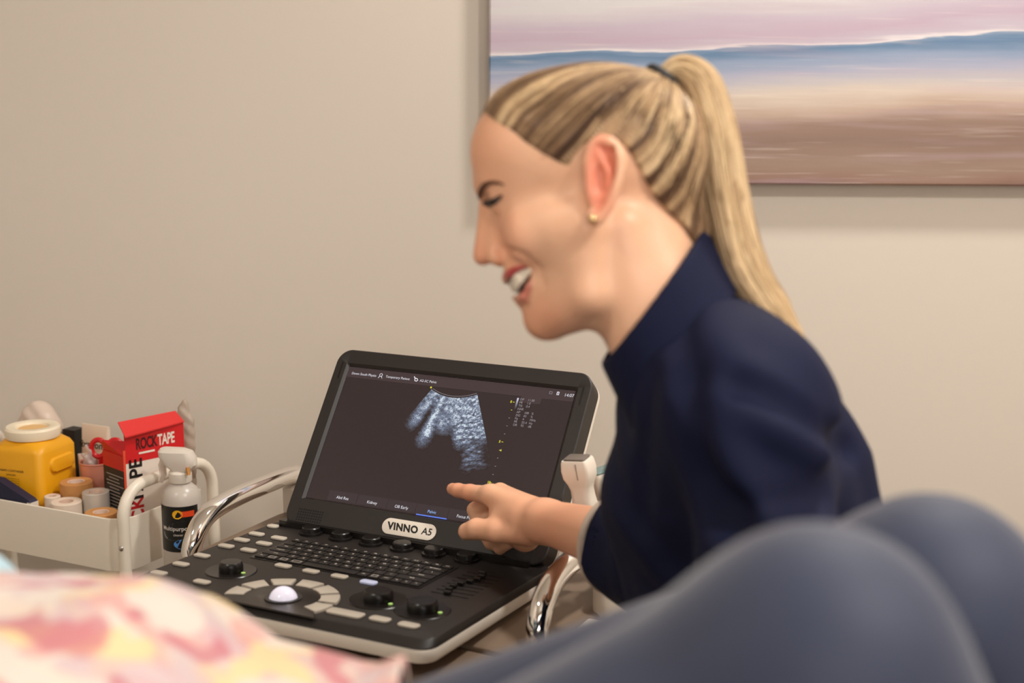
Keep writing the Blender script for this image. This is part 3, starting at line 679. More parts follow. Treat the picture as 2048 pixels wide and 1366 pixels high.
# kinesiology tape carton
p = tl(.0655, .1325, FZ); KA = math.radians(45); kt = place('tape_carton', p, 'tall open red, white and black kinesiology tape carton with printed lettering', 'box', KA)
M_KR = mat('carton_red', rgb(206, 24, 30), .45); M_KW = mat('carton_paper', rgb(230, 218, 206), .5); M_KB = mat('carton_black', rgb(16, 14, 14), .45)
hx, hy = .050, .032; ZT, ZS, ZR = .186, .152, .139
b = MB(); b.box((0, hy - .001, ZS / 2), (hx, .001, ZS / 2)); b.box((0, 0, .001), (hx, hy, .001)); b.build('back_panel', M_KW, kt, smooth=0)
b = MB(); b.box((0, -hy, ZR / 2), (hx, .001, ZR / 2)); b.build('front_panel', M_KW, kt, smooth=0)
fh = MB(); fh.box((0, -hy - .0002, (ZR + ZT) / 2), (hx, .0012, (ZT - ZR) / 2)); fh.build('front_header', M_KR, kt, smooth=0)
b = MB(); b.rings([np.array([(-hx - .006, -hy - .014, ZT - .004), (hx, -hy - .004, ZT + .0), (hx, -hy + .02, ZT + .012), (-hx, -hy + .016, ZT + .012)]), np.array([(-hx - .006, -hy - .014, ZT - .002), (hx, -hy - .004, ZT + .002), (hx, -hy + .02, ZT + .014), (-hx, -hy + .016, ZT + .014)])]); b.build('top_flap', mat('carton_red_flap', rgb(214, 44, 44), .45), kt, smooth=0)
b = MB(); b.box((-hx, 0, .0635), (.001, hy, .0635), 0); b.box((-hx - .0001, 0, .138), (.0011, hy, .0115), 1)
b.add([(-hx, -hy, .1495), (-hx, hy, .1495), (-hx - .004, hy - .004, .166), (-hx + .016, -hy + .002, .170)], [(0, 1, 2, 3)], 1)
b.build('left_panel', [M_KB, M_KR], kt, smooth=0)
b = MB(); b.box((hx, 0, ZS / 2), (.001, hy, ZS / 2)); b.build('right_panel', M_KR, kt, smooth=0)
fr_ = lambda v: np.c_[v[:, 0], -hy - .0018 - v[:, 2], v[:, 1]]
b = MB(lambda v: fr_(v * np.array([.56, 1, 1]))); b.text('ROCK', -.026, .165, .0235, 0, 0, bold=.03, space=.95); b.text('TAPE', .034, .165, .0235, 0, 1, bold=.03, space=.95); b.box((-.026, .1515, 0), (.024, .0015, .0001), 1); b.build('header_lettering', [mat('ink_dark_red', rgb(70, 8, 12), .5), M_KW], kt, smooth=0)
b = MB(lambda v: np.c_[-v[:, 1] - .033, np.full(len(v), -hy - .0014) - v[:, 2], v[:, 0] + .075]); b.text('ROCK', -.031, 0, .030, 0, 0, bold=.025); b.text('TAPE', .035, 0, .030, 0, 1, bold=.025); b.box((.05, .019, 0), (.035, .0018, .0001), 2); b.build('front_lettering', [mat('ink_red', rgb(190, 22, 30), .5), M_KB, mat('ink_orange', rgb(224, 80, 50), .5)], kt, smooth=0)
b = MB(lambda v: np.c_[np.full(len(v), -hx - .0016) - v[:, 2], -v[:, 0], v[:, 1]])
for i in range(18): b.box((.002 - .003 * ((i * 7) % 3), .116 - i * .0052, 0), (.024 - .005 * ((i * 5) % 3), .0009, .0001))
b.build('small_print', mat('ink_grey', rgb(150, 138, 128), .6), kt, smooth=0)
# clear bag behind it
p = tl(.037, .1925, FZ); t = place('clear_bag', p, 'clear plastic bag standing behind the kinesiology tape carton', 'bag', TANG + .32)
vv, ff_ = sdf_mesh(lambda q: smin(ell(q, (0, 0, .10), (.017, .006, .11)), ell(q, (.002, 0, .155), (.015, .008, .055)), .008) + .0015 * np.sin(q[:, 0] * 300 + q[:, 2] * 120) * np.sin(q[:, 2] * 200), (-.05, -.04, -.02), (.05, .04, .24), .003)
vv[:, 2] = np.maximum(vv[:, 2], 0)
mesh_obj('bag', vv, ff_, mat('bag_clear', rgb(216, 200, 184), .3, trans=.45), t)
t = place('white_bag', tl(.325, .172, FZ), 'crumpled white plastic bag behind the yellow sharps container', 'bag', TANG)
vv, ff_ = sdf_mesh(lambda q: smin(ell(q, (0, 0, .08), (.045, .022, .09)), ell(q, (.01, .0, .14), (.034, .024, .045)), .03) + .002 * np.sin(q[:, 0] * 160 + q[:, 2] * 70) * np.sin(q[:, 2] * 130 + q[:, 1] * 90), (-.1, -.07, -.02), (.1, .07, .21), .003)
vv[:, 2] = np.maximum(vv[:, 2], 0)
mesh_obj('bag', vv, ff_, mat('bag_white', rgb(226, 206, 190), .4, trans=.15), t)

# spray bottle
p = pxY(369, 1.995, .592); bt = place('spray_bottle', p, 'clear spray bottle of cleaner with black label beside the trolley handle', 'bottle', math.radians(-8))
MB().lathe([(.026, 0), (.0282, .003), (.0288, .01), (.0288, .104), (.0278, .113), (.0235, .122), (.0165, .128), (.0135, .130), (.0135, .136)], 40).build('bottle', mat('bottle_milky', rgb(224, 214, 204), .3, trans=.35), bt)
def wrap(v): a = v[:, 0] / .0291 - PI / 2; r = .0291 + v[:, 2]; return np.c_[r * np.cos(a), r * np.sin(a), v[:, 1]]
def wrect(b, x0, x1, y0_, y1_, z, mi, n=24):
    xs_ = np.linspace(x0, x1, n); V_ = np.r_[np.c_[xs_, np.full(n, y0_), np.full(n, z)], np.c_[xs_, np.full(n, y1_), np.full(n, z)]]; b.add(V_, [(i, i + 1, n + i + 1, n + i) for i in range(n - 1)], mi)
b = MB(lambda v: wrap(v + np.array([0, .024, 0]))); wrect(b, -.036, .036, .010, .078, 0, 0); 
uu = np.linspace(0, 2 * PI, 25)[:-1]
b.add(np.c_[.004 + .026 * np.cos(uu), .042 + .013 * np.sin(uu) + .006 * np.cos(uu), np.full(24, .0002)], [tuple(range(24))], 1)
b.add(np.c_[.004 + .0075 * np.cos(uu), .0665 + .0065 * np.sin(uu), np.full(24, .0003)], [tuple(range(24))], 2); wrect(b, .009, .029, .0625, .071, .00025, 3, 8)
b.add(np.c_[.012 + .015 * np.cos(uu), .022 + .0075 * np.sin(uu), np.full(24, .0003)], [tuple(range(24))], 4)
b.text('Multipurpose', .002, .045, .0088, .0005, 5, bold=.01); b.text('cleaner', .004, .036, .005, .0005, 5)
b.build('label', [mat('label_black', rgb(16, 18, 16), .35), mat('label_grey', rgb(120, 118, 112), .4), mat('label_amber', rgb(238, 176, 30), .4), mat('label_orange', rgb(220, 70, 30), .4), mat('label_blue', rgb(80, 140, 210), .4), mat('label_white', rgb(216, 210, 202), .4)], bt, smooth=0)
b = MB(); b.lathe([(.0155, .132), (.0165, .134), (.0165, .146), (.0150, .148), (.012, .150)], 28); b.build('collar', M_WPLAS, bt)
b = MB(); b.rings([np.array([(x, y, z) for x, y in rrect(cx_, 0, hx_, hy_, min(hx_, hy_) * .8, 5)]) for cx_, hx_, hy_, z in ((0, .012, .012, .146), (.003, .017, .0125, .151), (.001, .024, .014, .158), (-.003, .027, .014, .169), (-.006, .025, .013, .177), (-.010, .018, .009, .181))]); b.build('spray_head', mat('spray_white', rgb(232, 222, 210), .35, trans=.2), bt)
b = MB(); b.tube([(-.022, 0, .166), (-.027, 0, .155), (-.026, 0, .142), (-.031, 0, .130)], [.005, .0045, .004, .003], 10, flat=1.3); b.build('trigger', mat('trigger_clear', rgb(222, 206, 192), .3, trans=.4), bt)
b = MB(); b.tube([(.016, -.012, .157), (.018, -.014, .146)], .003, 8); b.build('lock_tab', mat('tab_amber', rgb(190, 130, 60), .4), bt)

#@@PART3@@
# ------------------------------------------------------------------ the woman at the machine
M_SKIN = mat('skin', rgb(232, 184, 150), .44, attr='Col', sss=.22, bump=.06, bscale=700)
M_NAVY = mat('navy_knit', rgb(17, 22, 49), .75, bump=.25, bscale=900, spec=.18)
O = at(1180, 400, 1.20); D0 = float((O - CAMP) @ FWD); KP = D0 / F       # metres per pixel at the head
PSI = math.radians(8); HA = math.cos(PSI) * RGT - math.sin(PSI) * FWD; HC = math.sin(PSI) * RGT + math.cos(PSI) * FWD
HMAT = np.stack([HA, -UPV, HC], 1) / KP; H0 = np.array([1180.0, 400.0, 0.0])
def w2h(p): return (p - O.astype(p.dtype)) @ HMAT.astype(p.dtype) + H0.astype(p.dtype)      # world -> head units (profile x, down, depth)
def h2w(q): q = np.asarray(q, float) - H0; return O + (q[..., :1] * HA - q[..., 1:2] * UPV + q[..., 2:] * HC) * KP
def N(px, py, c=0.0):
    d = ray(px, py); t = (c * KP + (O - CAMP) @ HC) / (d @ HC); return w2h((CAMP + d * t)[None])[0]
# face landmarks
EYE = N(1006, 404, -66)
def bulk(q):
    d = ell(q, (1185, 305, 0), (218, 162, 170))
    d = smin(d, ell(q, (1064, 302, 0), (119, 112, 126)), 60)
    return d
def scalp(q): return smin(bulk(q), cone(q, (1066, 400, 0), (1096, 580, 0), 98, 58), 50)
NC0, NC1 = N(1248, 470, 0), N(1362, 705, 0)
STAGE = 0
def head_sdf(q0):
    q = q0.copy(); q[:, 2] = -np.abs(q[:, 2])
    d = bulk(q)
    d = smin(d, cone(q, (1066, 400, 0), (1096, 580, 0), 98, 58), 50)
    d = smin(d, cone(q, N(1062, 462, -82), N(1165, 425, -128), 46, 38), 40)
    d = smin(d, cone(q, N(1170, 465, -112), N(1182, 575, -92), 48, 40), 45)
    d = smin(d, cone(q, N(1178, 588, -86), N(1094, 640, -20), 38, 32), 40)
    d = smin(d, cone(q, N(1138, 515, -66), N(1130, 600, -38), 56, 44), 40)
    d = smin(d, sph(q, N(1116, 462, -94), 46), 40)
    d = smin(d, sph(q, N(1085, 641, 0), 34), 22)
    d = smin(d, cone(q, N(1110, 625, 0), N(1195, 590, 0), 42, 66), 40)
    d = smin(d, cone(q, NC0, NC1, 126, 128), 34)
    d = smin(d, cone(q, N(1250, 450, -112), N(1268, 705, -58), 24, 26), 36)
    d = smin(d, sph(q, N(1066, 480, -80), 42), 30)                       # raised cheek of a laugh
    d = smax(d, -sph(q, (978, 402, -58), 17), 26)                        # eye socket
    d = smin(d, cone(q, (974, 366, -8), (1002, 370, -62), 24, 24), 22)   # brow
    d = smin(d, sph(q, EYE, 27), 6)
    d = smax(d, -ell(q, EYE + np.array([-24, 4, -8]), (16, 3.2, 24)), 3)
    # nose
    d = smin(d, cone(q, N(979, 425, 0), N(966, 511, 0), 22, 20.5), 20)
    d = smin(d, cone(q, N(1000, 445, -14), N(990, 508, -20), 20, 18), 18)
    d = smin(d, sph(q, N(992, 514, -27), 17), 8)
    d = smax(d, -sph(q, N(984, 536, -13), 7), 5)
    # muzzle, lips, open mouth
    d = smin(d, ell(q, N(1062, 560, 0), (56, 52, 62)), 24)
    if STAGE:
        d = smax(d, -chain(q, FOLD, (3, 5, 6, 6, 3)), 12)
        d = smin(d, chain(q, LIP_U, (9, 9, 8, 4), 4), 6)
        d = smin(d, chain(q, LIP_L, (11, 11, 9, 4), 4), 7)
        d = smax(d, -chain(q, MOUTH, (21, 18, 14, 4), 4), 4)
        d = smax(d, -ell(q, N(1066, 576, 0), (40, 20, 30)), 4)
        d = smin(d, ell(q, N(1088, 588, 0), (54, 24, 36)), 4)
    # ear
    e = ell(q, N(1204, 352, -182), (34, 80, 11), EARR)
    e = smin(e, chain(q, EARH, EARW, 5), 7)
    e = smin(e, chain(q, [N(1198, 308, -192), N(1216, 345, -196), N(1206, 392, -192)], (6, 8, 7), 5), 7)
    e = smax(e, -ell(q, N(1199, 362, -196), (13, 30, 11)), 6)
    e = smax(e, -ell(q, N(1226, 320, -200), (6, 34, 8)), 6)
    e = smin(e, ell(q, N(1180, 376, -178), (9, 15, 10)), 6)
    d = smin(d, e, 12)
    return d
_a = math.radians(12); EARR = np.array([[math.cos(_a), 0, -math.sin(_a)], [0, 1, 0], [math.sin(_a), 0, math.cos(_a)]])
EARH = spline([N(1186, 352, -182), N(1176, 322, -182), N(1185, 292, -186), N(1207, 281, -191), N(1230, 293, -198), N(1241, 325, -201), N(1233, 372, -199), N(1216, 414, -194), N(1194, 440, -188), N(1183, 428, -182)], 3)
EARW = np.interp(np.linspace(0, 1, len(EARH)), np.linspace(0, 1, 10), (8, 9, 9.5, 10, 10, 9.5, 9, 9, 11, 9))

def onskin(pts, lift=.0006):
    """points where rays through these pixels of the profile meet the face"""
    out = []
    for px, py in pts:
        d = ray(px, py); d = d / np.linalg.norm(d); t = 1.0; best = None
        for _ in range(160):
            p = (CAMP + d * t)[None].astype(np.float64); h = float(head_sdf(w2h(p))[0]) * KP
            if h < .0004: break
            if best is None or h < best[0]: best = (h, t)
            t += max(h * .6, .0003)
            if t > 1.5: t = best[1]; break
        out.append(CAMP + d * (t - lift))
    return np.array(out)
_on = lambda *pp: [tuple(x) for x in w2h(onskin(pp, 0.0))]
_u = _on((1022, 547), (1036, 539), (1052, 533)); _l = _on((1048, 592), (1055, 570), (1054, 545)); _m = _on((1036, 567), (1047, 553), (1053, 540)); _f = _on((1003, 500), (1024, 502), (1050, 513), (1072, 534), (1086, 570))
LIP_U = [tuple(N(1012, 556, 0))] + _u; LIP_L = [tuple(N(1046, 604, 0))] + _l
MOUTH = [tuple(N(1028, 576, 0))] + _m; FOLD = _f
STAGE = 1
SPN = [at(1415, 748, 1.225), at(1468, 960, 1.215), at(1530, 1200, 1.21), at(1620, 1420, 1.20)]
SH_N, EL_N, WR_N, HD_N = at(1490, 812, 1.105), at(1540, 1125, 1.05), at(1450, 1330, 1.08), at(1390, 1375, 1.10)
SH_F, EL_F, WR_F = at(1380, 810, 1.335), at(1362, 1122, 1.385), at(1092, 1047, 1.58)
NKB = at(1385, 690, 1.215)
HIP = np.array([.29, 1.20, .60]); KNE = [np.array([-.04, 1.12, .55]), np.array([.0, 1.235, .55])]; ANK = [np.array([-.01, 1.13, .09]), np.array([.03, 1.25, .09])]
def dirn(a, b): return (b - a) / np.linalg.norm(b - a)
FU = dirn(WR_F, EL_F); FUP = UPV - FU * (UPV @ FU); FUP /= np.linalg.norm(FUP)
HND = dict(mc=[at(982, 990, 1.655), at(1000, 985, 1.675), at(1013, 996, 1.688), at(1024, 1013, 1.692)],
    idx=[at(982, 990, 1.655), at(940, 985, 1.683), at(917, 981, 1.700), at(905, 978, 1.711)],
    mid=[at(1000, 985, 1.675), at(950, 1020, 1.698), at(962, 1056, 1.685), at(985, 1066, 1.662)],
    rng=[at(1013, 996, 1.688), at(960, 1050, 1.692), at(982, 1086, 1.668), at(1002, 1080, 1.648)],
    pnk=[at(1024, 1013, 1.692), at(976, 1072, 1.681), at(1000, 1096, 1.657), at(1016, 1088, 1.643)],
    thb=[at(1058, 1062, 1.595), at(994, 1062, 1.612), at(953, 1058, 1.630), at(934, 1063, 1.640)])
def torso_sdf(p, o=0.0):
    d = chain(p, SPN, [.048 + o, .097 + o, .100 + o, .125 + o], .04)
    d = smin(d, chain(p, [SH_N, NKB, SH_F], [.044 + o, .038 + o, .046 + o], .03), .05)
    d = smin(d, sph(p, at(1425, 770, 1.14), .042 + o), .05)
    d = smin(d, cone(p, SPN[1], SH_N, .075 + o, .046 + o), .05)
    return d
def hand_sdf(p):
    h = None
    for m, r in zip(HND['mc'], (.0125, .0118, .0112, .0102)):
        c = cone(p, WR_F + FUP * .002, m, .0195, r); h = c if h is None else smin(h, c, .010)
    h = smin(h, cone(p, at(1062, 1058, 1.600), at(1000, 1052, 1.622), .0200, .0160), .014)
    h = smin(h, cone(p, at(1045, 1036, 1.605), at(1000, 1030, 1.640), .0170, .0110), .014)
    h = smin(h, cone(p, at(1050, 1072, 1.625), at(1015, 1060, 1.668), .0190, .0150), .014)
    h = smin(h, chain(p, HND['idx'], (.0112, .0098, .0086, .0076), .004), .008)
    h = smin(h, chain(p, HND['mid'], (.0108, .0098, .0088, .0076), .003), .0035)
    h = smin(h, chain(p, HND['rng'], (.0104, .0094, .0084, .0074), .003), .0028)
    h = smin(h, chain(p, HND['pnk'], (.0094, .0084, .0076, .0068), .003), .0028)
    h = smin(h, chain(p, HND['thb'], (.0165, .0140, .0124, .0108), .004), .0035)
    return h
def arm_far(p, o=0.0):
    mid = EL_F + (WR_F - EL_F) * .35
    d = smin(cone(p, EL_F, mid, .037 + o, .036 + o), cone(p, mid, WR_F, .0345 + o, .0215 + o), .02)
    return smin(d, cone(p, mid + FUP * .003, WR_F + FUP * .005, .033 + o, .0215 + o), .01)
def woman_sdf(p):
    d = head_sdf(w2h(p)) * KP
    d = smin(d, torso_sdf(p, -.006), .03)
    d = smin(d, cone(p, SH_F, EL_F, .042, .036), .03)
    d = smin(d, arm_far(p), .02)
    d = smin(d, hand_sdf(p), .012)
    d = smin(d, chain(p, [SH_N, EL_N, WR_N], (.040, .034, .024), .02), .03)
    hn = cone(p, WR_N, HD_N, .022, .024)
    for i in range(4): hn = smin(hn, cone(p, HD_N + np.array([0, (i - 1.5) * .017, 0]), HD_N + np.array([-.055 + abs(i - 1.3) * .006, (i - 1.5) * .018, -.03]), .010, .007), .005)
    hn = smin(hn, cone(p, WR_N, HD_N + np.array([-.02, .045, .0]), .014, .009), .008)
    d = smin(d, hn, .012)
    for i, s in enumerate((-1, 1)):
        d = smin(d, chain(p, [HIP + np.array([-.02, s * .07, 0]), KNE[i], ANK[i]], (.078, .052, .036), .02), .03)
        d = smin(d, cone(p, ANK[i] + np.array([.03, 0, -.04]), ANK[i] + np.array([-.16, 0, -.055]), .034, .026), .02)
    return d

woman = tag(empty('person', (float(HIP[0]), float(HIP[1]), .50)), 'laughing blonde woman in a navy shirt pointing at the ultrasound screen', 'person')
def wobj(name, V, Fc, m, parent=woman, **k):
    o_ = np.array(parent_off(parent)); return mesh_obj(name, np.asarray(V) - o_, Fc, m, parent, **k)
def parent_off(o):
    s_ = np.zeros(3)
    while o is not None: s_ = s_ + np.array(o.location); o = o.parent
    return s_
V, Fc = sdf_mesh(woman_sdf, (-.26, .98, .0), (.46, 1.76, 1.46), .0022)
def polydist(P, pts, rr=None):
    return chain(P, pts, rr if rr is not None else [0.0] * len(pts))
def skin_colors(V):
    q = w2h(V); qs = q.copy(); qs[:, 2] = -np.abs(qs[:, 2])
    base = np.array(rgb(231, 182, 148)[:3]); C = np.tile(base, (len(V), 1))
    def mixin(col, m):
        nonlocal C
        C = C + (np.array(rgb(*col)[:3]) - C) * np.clip(m, 0, 1)[:, None]
    face = V[:, 2] > 1.05
    mixin((228, 148, 118), face * np.clip(1 - sph(qs, N(1040, 480, -75), 10) / 70, 0, 1) * .5)
    mixin((222, 152, 116), face * np.clip((1075 - qs[:, 0]) / 110, 0, 1) * .55)
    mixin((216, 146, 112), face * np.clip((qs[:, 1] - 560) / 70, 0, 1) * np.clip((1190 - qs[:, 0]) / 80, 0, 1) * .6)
    mixin((218, 138, 112), face * np.clip(1 - sph(qs, N(968, 512, 0), 10) / 30, 0, 1) * .5)
    mixin((226, 120, 92), face * np.clip(1 - np.maximum(ell(qs, N(1205, 350, -190), (24, 66, 14)), 0) / 16, 0, 1) * .75)
    mixin((214, 118, 84), np.clip((1.72 - V[:, 1]) / .2, 0, 1) * np.clip((V[:, 1] - 1.42) / .1, 0, 1) * .38)
    mixin((224, 120, 84), np.clip(1 - np.abs(chain(V, HND['idx'][1:], [0, 0, 0]) - .006) / .02, 0, 1) * .4)
    ml = np.minimum(polydist(qs, LIP_U, [9, 9, 8, 4]), polydist(qs, LIP_L, [11, 11, 9, 4]))
    mixin((200, 112, 100), face * np.clip((3.0 - polydist(qs, LIP_L, [11, 11, 9, 4])) / 3, 0, 1) * .8)
    mixin((168, 46, 54), face * np.clip((3.0 - polydist(qs, LIP_U, [9, 9, 8, 4])) / 3, 0, 1) * .95)
    inm = np.minimum(chain(qs, MOUTH, (23, 19, 14, 4)), ell(qs, N(1076, 578, 0), (50, 24, 34)))
    mixin((70, 18, 18), face * np.clip((2.0 - inm) / 2, 0, 1) * np.clip((ml - 1) / 3, 0, 1))
    # scalp tone where hair is rooted
    mixin((150, 112, 78), face * np.clip(-polysd(qs[:, :2], HAIRLINE) / 10 - .3, 0, 1) * (qs[:, 2] > -176) * .9)
    return C
def polysd(P, poly):
    """signed distance to a closed 2-D outline, negative inside"""
    P = np.asarray(P, float); d = np.full(len(P), 1e9); ins = np.zeros(len(P), bool); n = len(poly)
    for i in range(n):
        a, b = np.asarray(poly[i], float), np.asarray(poly[(i + 1) % n], float); e = b - a; w_ = P - a
        t = np.clip((w_ @ e) / max(e @ e, 1e-9), 0, 1); d = np.minimum(d, ((w_ - t[:, None] * e) ** 2).sum(1))
        c = (a[1] <= P[:, 1]) != (b[1] <= P[:, 1])
        if e[1] != 0: ins ^= c & (P[:, 0] < a[0] + (P[:, 1] - a[1]) / e[1] * e[0])
    return np.where(ins, -1, 1) * np.sqrt(d)
_hl = [(977, 236, 0), (1000, 256, -60), (1030, 272, -95), (1054, 292, -120), (1085, 312, -138), (1124, 332, -150), (1140, 336, -155), (1158, 306, -160), (1176, 288, -165), (1205, 280, -168), (1246, 288, -168), (1272, 326, -165), (1302, 382, -155), (1336, 420, -135), (1372, 452, -110), (1390, 496, -90)]
HAIRLINE = [tuple(N(*p)[:2]) for p in _hl] + [(1430, 540), (1560, 500), (1600, 60), (1200, 0), (900, 60), (880, 200), (955, 226)]
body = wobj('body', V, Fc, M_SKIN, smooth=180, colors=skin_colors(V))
# eyes
M_EYE = mat('eye', rgb(60, 44, 36), .15, coat=.5); M_LASH = mat('lash', rgb(26, 16, 12), .6); M_BROW = mat('brow', rgb(96, 60, 38), .8); M_TOOTH = mat('tooth', rgb(240, 228, 206), .25)
for s in (-1, 1):
    e = MB(lambda v: h2w(v) - parent_off(woman)); ec = EYE * np.array([1, 1, -s * -1]) if s < 0 else EYE * np.array([1, 1, -1])
    e.sphere(ec, 24.5, 20, 14); e.build('eye', M_EYE, woman, smooth=180)
def both(name, pts, rad, m, lift=.0006):
    P = spline(onskin(pts, lift), 5); rr = np.interp(np.linspace(0, 1, len(P)), np.linspace(0, 1, len(rad)), rad) * KP
    for s in (-1, 1):
        Q = P
        if s > 0: q = w2h(P); q[:, 2] = -q[:, 2]; Q = h2w(q)
        MB().tube(Q - parent_off(woman), rr, 8).build(name, m, woman, smooth=180)
both('eyebrow', [(960, 396), (961, 383), (969, 371), (982, 365), (998, 366), (1008, 370)], [4, 6, 6, 4.5, 3, 1.2], M_BROW)
both('eyelash', [(966, 405), (976, 407), (987, 403), (997, 396), (1004, 390)], [4, 7.5, 7, 4.5, 1.2], M_LASH, .001)
# teeth
tm = MB(lambda v: h2w(v) - parent_off(woman)); _t = [np.array(LIP_U[i]) + (np.array(MOUTH[i]) - np.array(LIP_U[i])) * .40 + np.array([(1, 3, 5, 6)[i], 0, 3 * (i > 0)]) for i in range(4)]; arc = spline(_t, 6)
dn = dirn(N(1012, 556, 0), N(1026, 584, 0))
for i in range(1, len(arc), 3):
    c = arc[i] ; tg = dirn(arc[i - 1], arc[min(i + 1, len(arc) - 1)]); hgt = 30 - i * .9
    for s in (-1, 1):
        cc = c.copy(); tt = tg.copy()
        if s > 0: cc[2] *= -1; tt[2] *= -1
        nn = np.cross(dn, tt); nn /= np.linalg.norm(nn)
        P = [np.array([cc + tt * x + nn * y + dn * (z_ * hgt - 6) for x, y in rrect(0, 0, 8.6 * f_, 4.5 * f_, 3.2 * f_, 3)]) for z_, f_ in ((0, .9), (.3, 1), (.8, 1), (.97, .85), (1, .6))]
        tm.rings(P)
tm.build('tooth_row', M_TOOTH, woman, smooth=180)
# nails, ear stud
for nm, c, ax, r in (('thumbnail', HND['thb'][3] + dirn(HND['thb'][2], HND['thb'][3]) * .0052 - FWD * .0070 + UPV * -.001, 0, 1),):
    z_ = dirn(HND['thb'][2], HND['thb'][3]); y_ = -FWD * .8 + RGT * -.4; y_ -= z_ * (y_ @ z_); y_ /= np.linalg.norm(y_); x_ = np.cross(y_, z_)
    MB(lambda v: c + v[:, :1] * x_ + v[:, 1:2] * y_ + v[:, 2:] * z_ - parent_off(woman)).sphere((0, 0, 0), 1, 16, 10, sc=(.0058, .0022, .0066)).build('thumbnail', mat('nail', rgb(232, 186, 160), .25), woman, smooth=180)
st_p = onskin([(1186, 438)], .0015)[0]
MB().sphere(st_p - parent_off(woman), .0032, 14, 10, sc=(1, 1, 1.25)).build('earring', mat('gold', (.85, .62, .32, 1), .2, 1.0), woman, smooth=180)

# hair: swept back cap, strands and a high ponytail
TIE = N(1322, 168, 0); TIE2 = TIE.copy()
M_HAIR = mat('hair_blond', rgb(200, 164, 116), .48, attr='Col', spec=.3)
def cap_sdf(p):
    q = w2h(p); q[:, 2] = -np.abs(q[:, 2]); d2 = polysd(q[:, :2], HAIRLINE)
    t = 9.5 * np.clip(-d2 / 38, -.2, 1)
    b = scalp(q); nape = cone(q, (1240, 330, 0), N(1318, 470, 0), 150, 92); b = smin(b, nape, 40)
    b = smin(b, sph(q, TIE, 15), 36)
    return smax(b - t, d2, 4) * KP
V, Fc = sdf_mesh(cap_sdf, h2w(np.array([900., 560., -230.])) - .05, h2w(np.array([1480., 60., 230.])) + .05, .0024)
def hair_tone(f):
    c0, c1, c2, c3 = [np.array(rgb(*c)[:3]) for c in ((80, 56, 40), (134, 104, 76), (184, 152, 114), (230, 202, 160))]
    f = np.clip(f, 0, 1)[:, None] * 3
    return np.where(f < 1, c0 + (c1 - c0) * f, np.where(f < 2, c1 + (c2 - c1) * (f - 1), c2 + (c3 - c2) * np.minimum(f - 2, 1)))
def flow(q):
    """angle of a scalp point around the tie, constant along the combed strands, and the way to the tie"""
    v = q - TIE; ax = np.array([.72, -.62, 0.0]); u1 = np.array([.62, .72, 0.0]); u2 = np.array([0, 0, 1.0])
    a_, b_ = v @ u1, v @ u2; return np.arctan2(b_, a_), np.linalg.norm(v, axis=1)
def tone_at(q, seed):
    ph, ln = flow(q); cp, sp = np.cos(ph), np.sin(ph); f = vnoise(np.c_[cp * 13 + 40, sp * 13 + 40, ln * .004 + seed], 5) * .5 + vnoise(np.c_[cp * 42 + 80, sp * 42 + 80, ln * .008 + 3], 6) * .5
    return .47 + (f - .5) * 1.9
qv = w2h(V); f0 = tone_at(qv, 1)
cap = wobj('hair', V, Fc, M_HAIR, smooth=180, colors=hair_tone(f0 - .12))
NS = 4200; pick = RNG.choice(len(V), NS, replace=False); S = qv[pick]
d2 = polysd(np.c_[S[:, 0], S[:, 1]], HAIRLINE); keepm = (np.linalg.norm(S - TIE, axis=1) > 60) & (d2 < -3); S = S[keepm]; NS = len(S); NP = 11
_o = (S - TIE) / np.linalg.norm(S - TIE, axis=1, keepdims=True); _j = np.clip(1 - (-polysd(S[:, :2], HAIRLINE)) / 40, 0, 1) * RNG.random(NS) ** 2 * 26 * (S[:, 0] < 1150); S = S + _o * _j[:, None]
tt = np.linspace(0, 1, NP)[None, :, None]; P = S[:, None] + (TIE - S)[:, None] * tt
def capd(q):
    q = q.copy(); q[:, 2] = -np.abs(q[:, 2]); b = scalp(q); b = smin(b, cone(q, (1240, 330, 0), N(1318, 470, 0), 150, 92), 40); return smin(b, sph(q, TIE, 15), 36)
Q = P.reshape(-1, 3); lift = (10.0 + 4.0 * RNG.random((NS, 1)) + 0 * tt[:, :, 0]); edge = np.clip((6 - polysd(S[:, :2], HAIRLINE)) / 44, .04, 1)[:, None]; lift = np.maximum(lift * np.clip(edge + tt[:, :, 0] * 1.6, 0, 1), 0) + 2.0 * np.clip(tt[:, :, 0] * 12, .4, 1)
lift = lift * (1 - .65 * tt[:, :, 0] ** 4); lf = lift.reshape(-1)
for _ in range(4):
    d_ = capd(Q); g = np.stack([(capd(Q + np.eye(3)[i] * 1.0) - d_) for i in range(3)], 1); g /= np.linalg.norm(g, axis=1, keepdims=True) + 1e-6
    Q = Q - g * (d_ - lf)[:, None]
P = Q.reshape(NS, NP, 3)
def strands(P, rad, tone, name, parent, m):
    n, k = P.shape[:2]; T_ = np.gradient(P, axis=1); T_ /= np.linalg.norm(T_, axis=2, keepdims=True) + 1e-9
    u = np.cross(T_, np.array([.31, .44, .84])); u /= np.linalg.norm(u, axis=2, keepdims=True) + 1e-9; v = np.cross(T_, u)
    R = np.stack([P + rad[..., None] * (math.cos(a) * u + math.sin(a) * v) for a in (0, 2.094, 4.189)], 2)     # n,k,3,3
    idx = np.arange(n * k * 3).reshape(n, k, 3); fs = []
    for j in range(3): fs.append(np.stack([idx[:, :-1, j], idx[:, :-1, (j + 1) % 3], idx[:, 1:, (j + 1) % 3], idx[:, 1:, j]], -1).reshape(-1, 4))
    return wobj(name, R.reshape(-1, 3), np.concatenate(fs), m, parent, smooth=180, colors=np.repeat(hair_tone(tone.reshape(-1)), 3, 0))
rad = (1.7 * np.interp(np.linspace(0, 1, NP), [0, .2, .8, 1], [.15, 1, 1, .8]))[None] * np.ones((NS, 1)) * KP
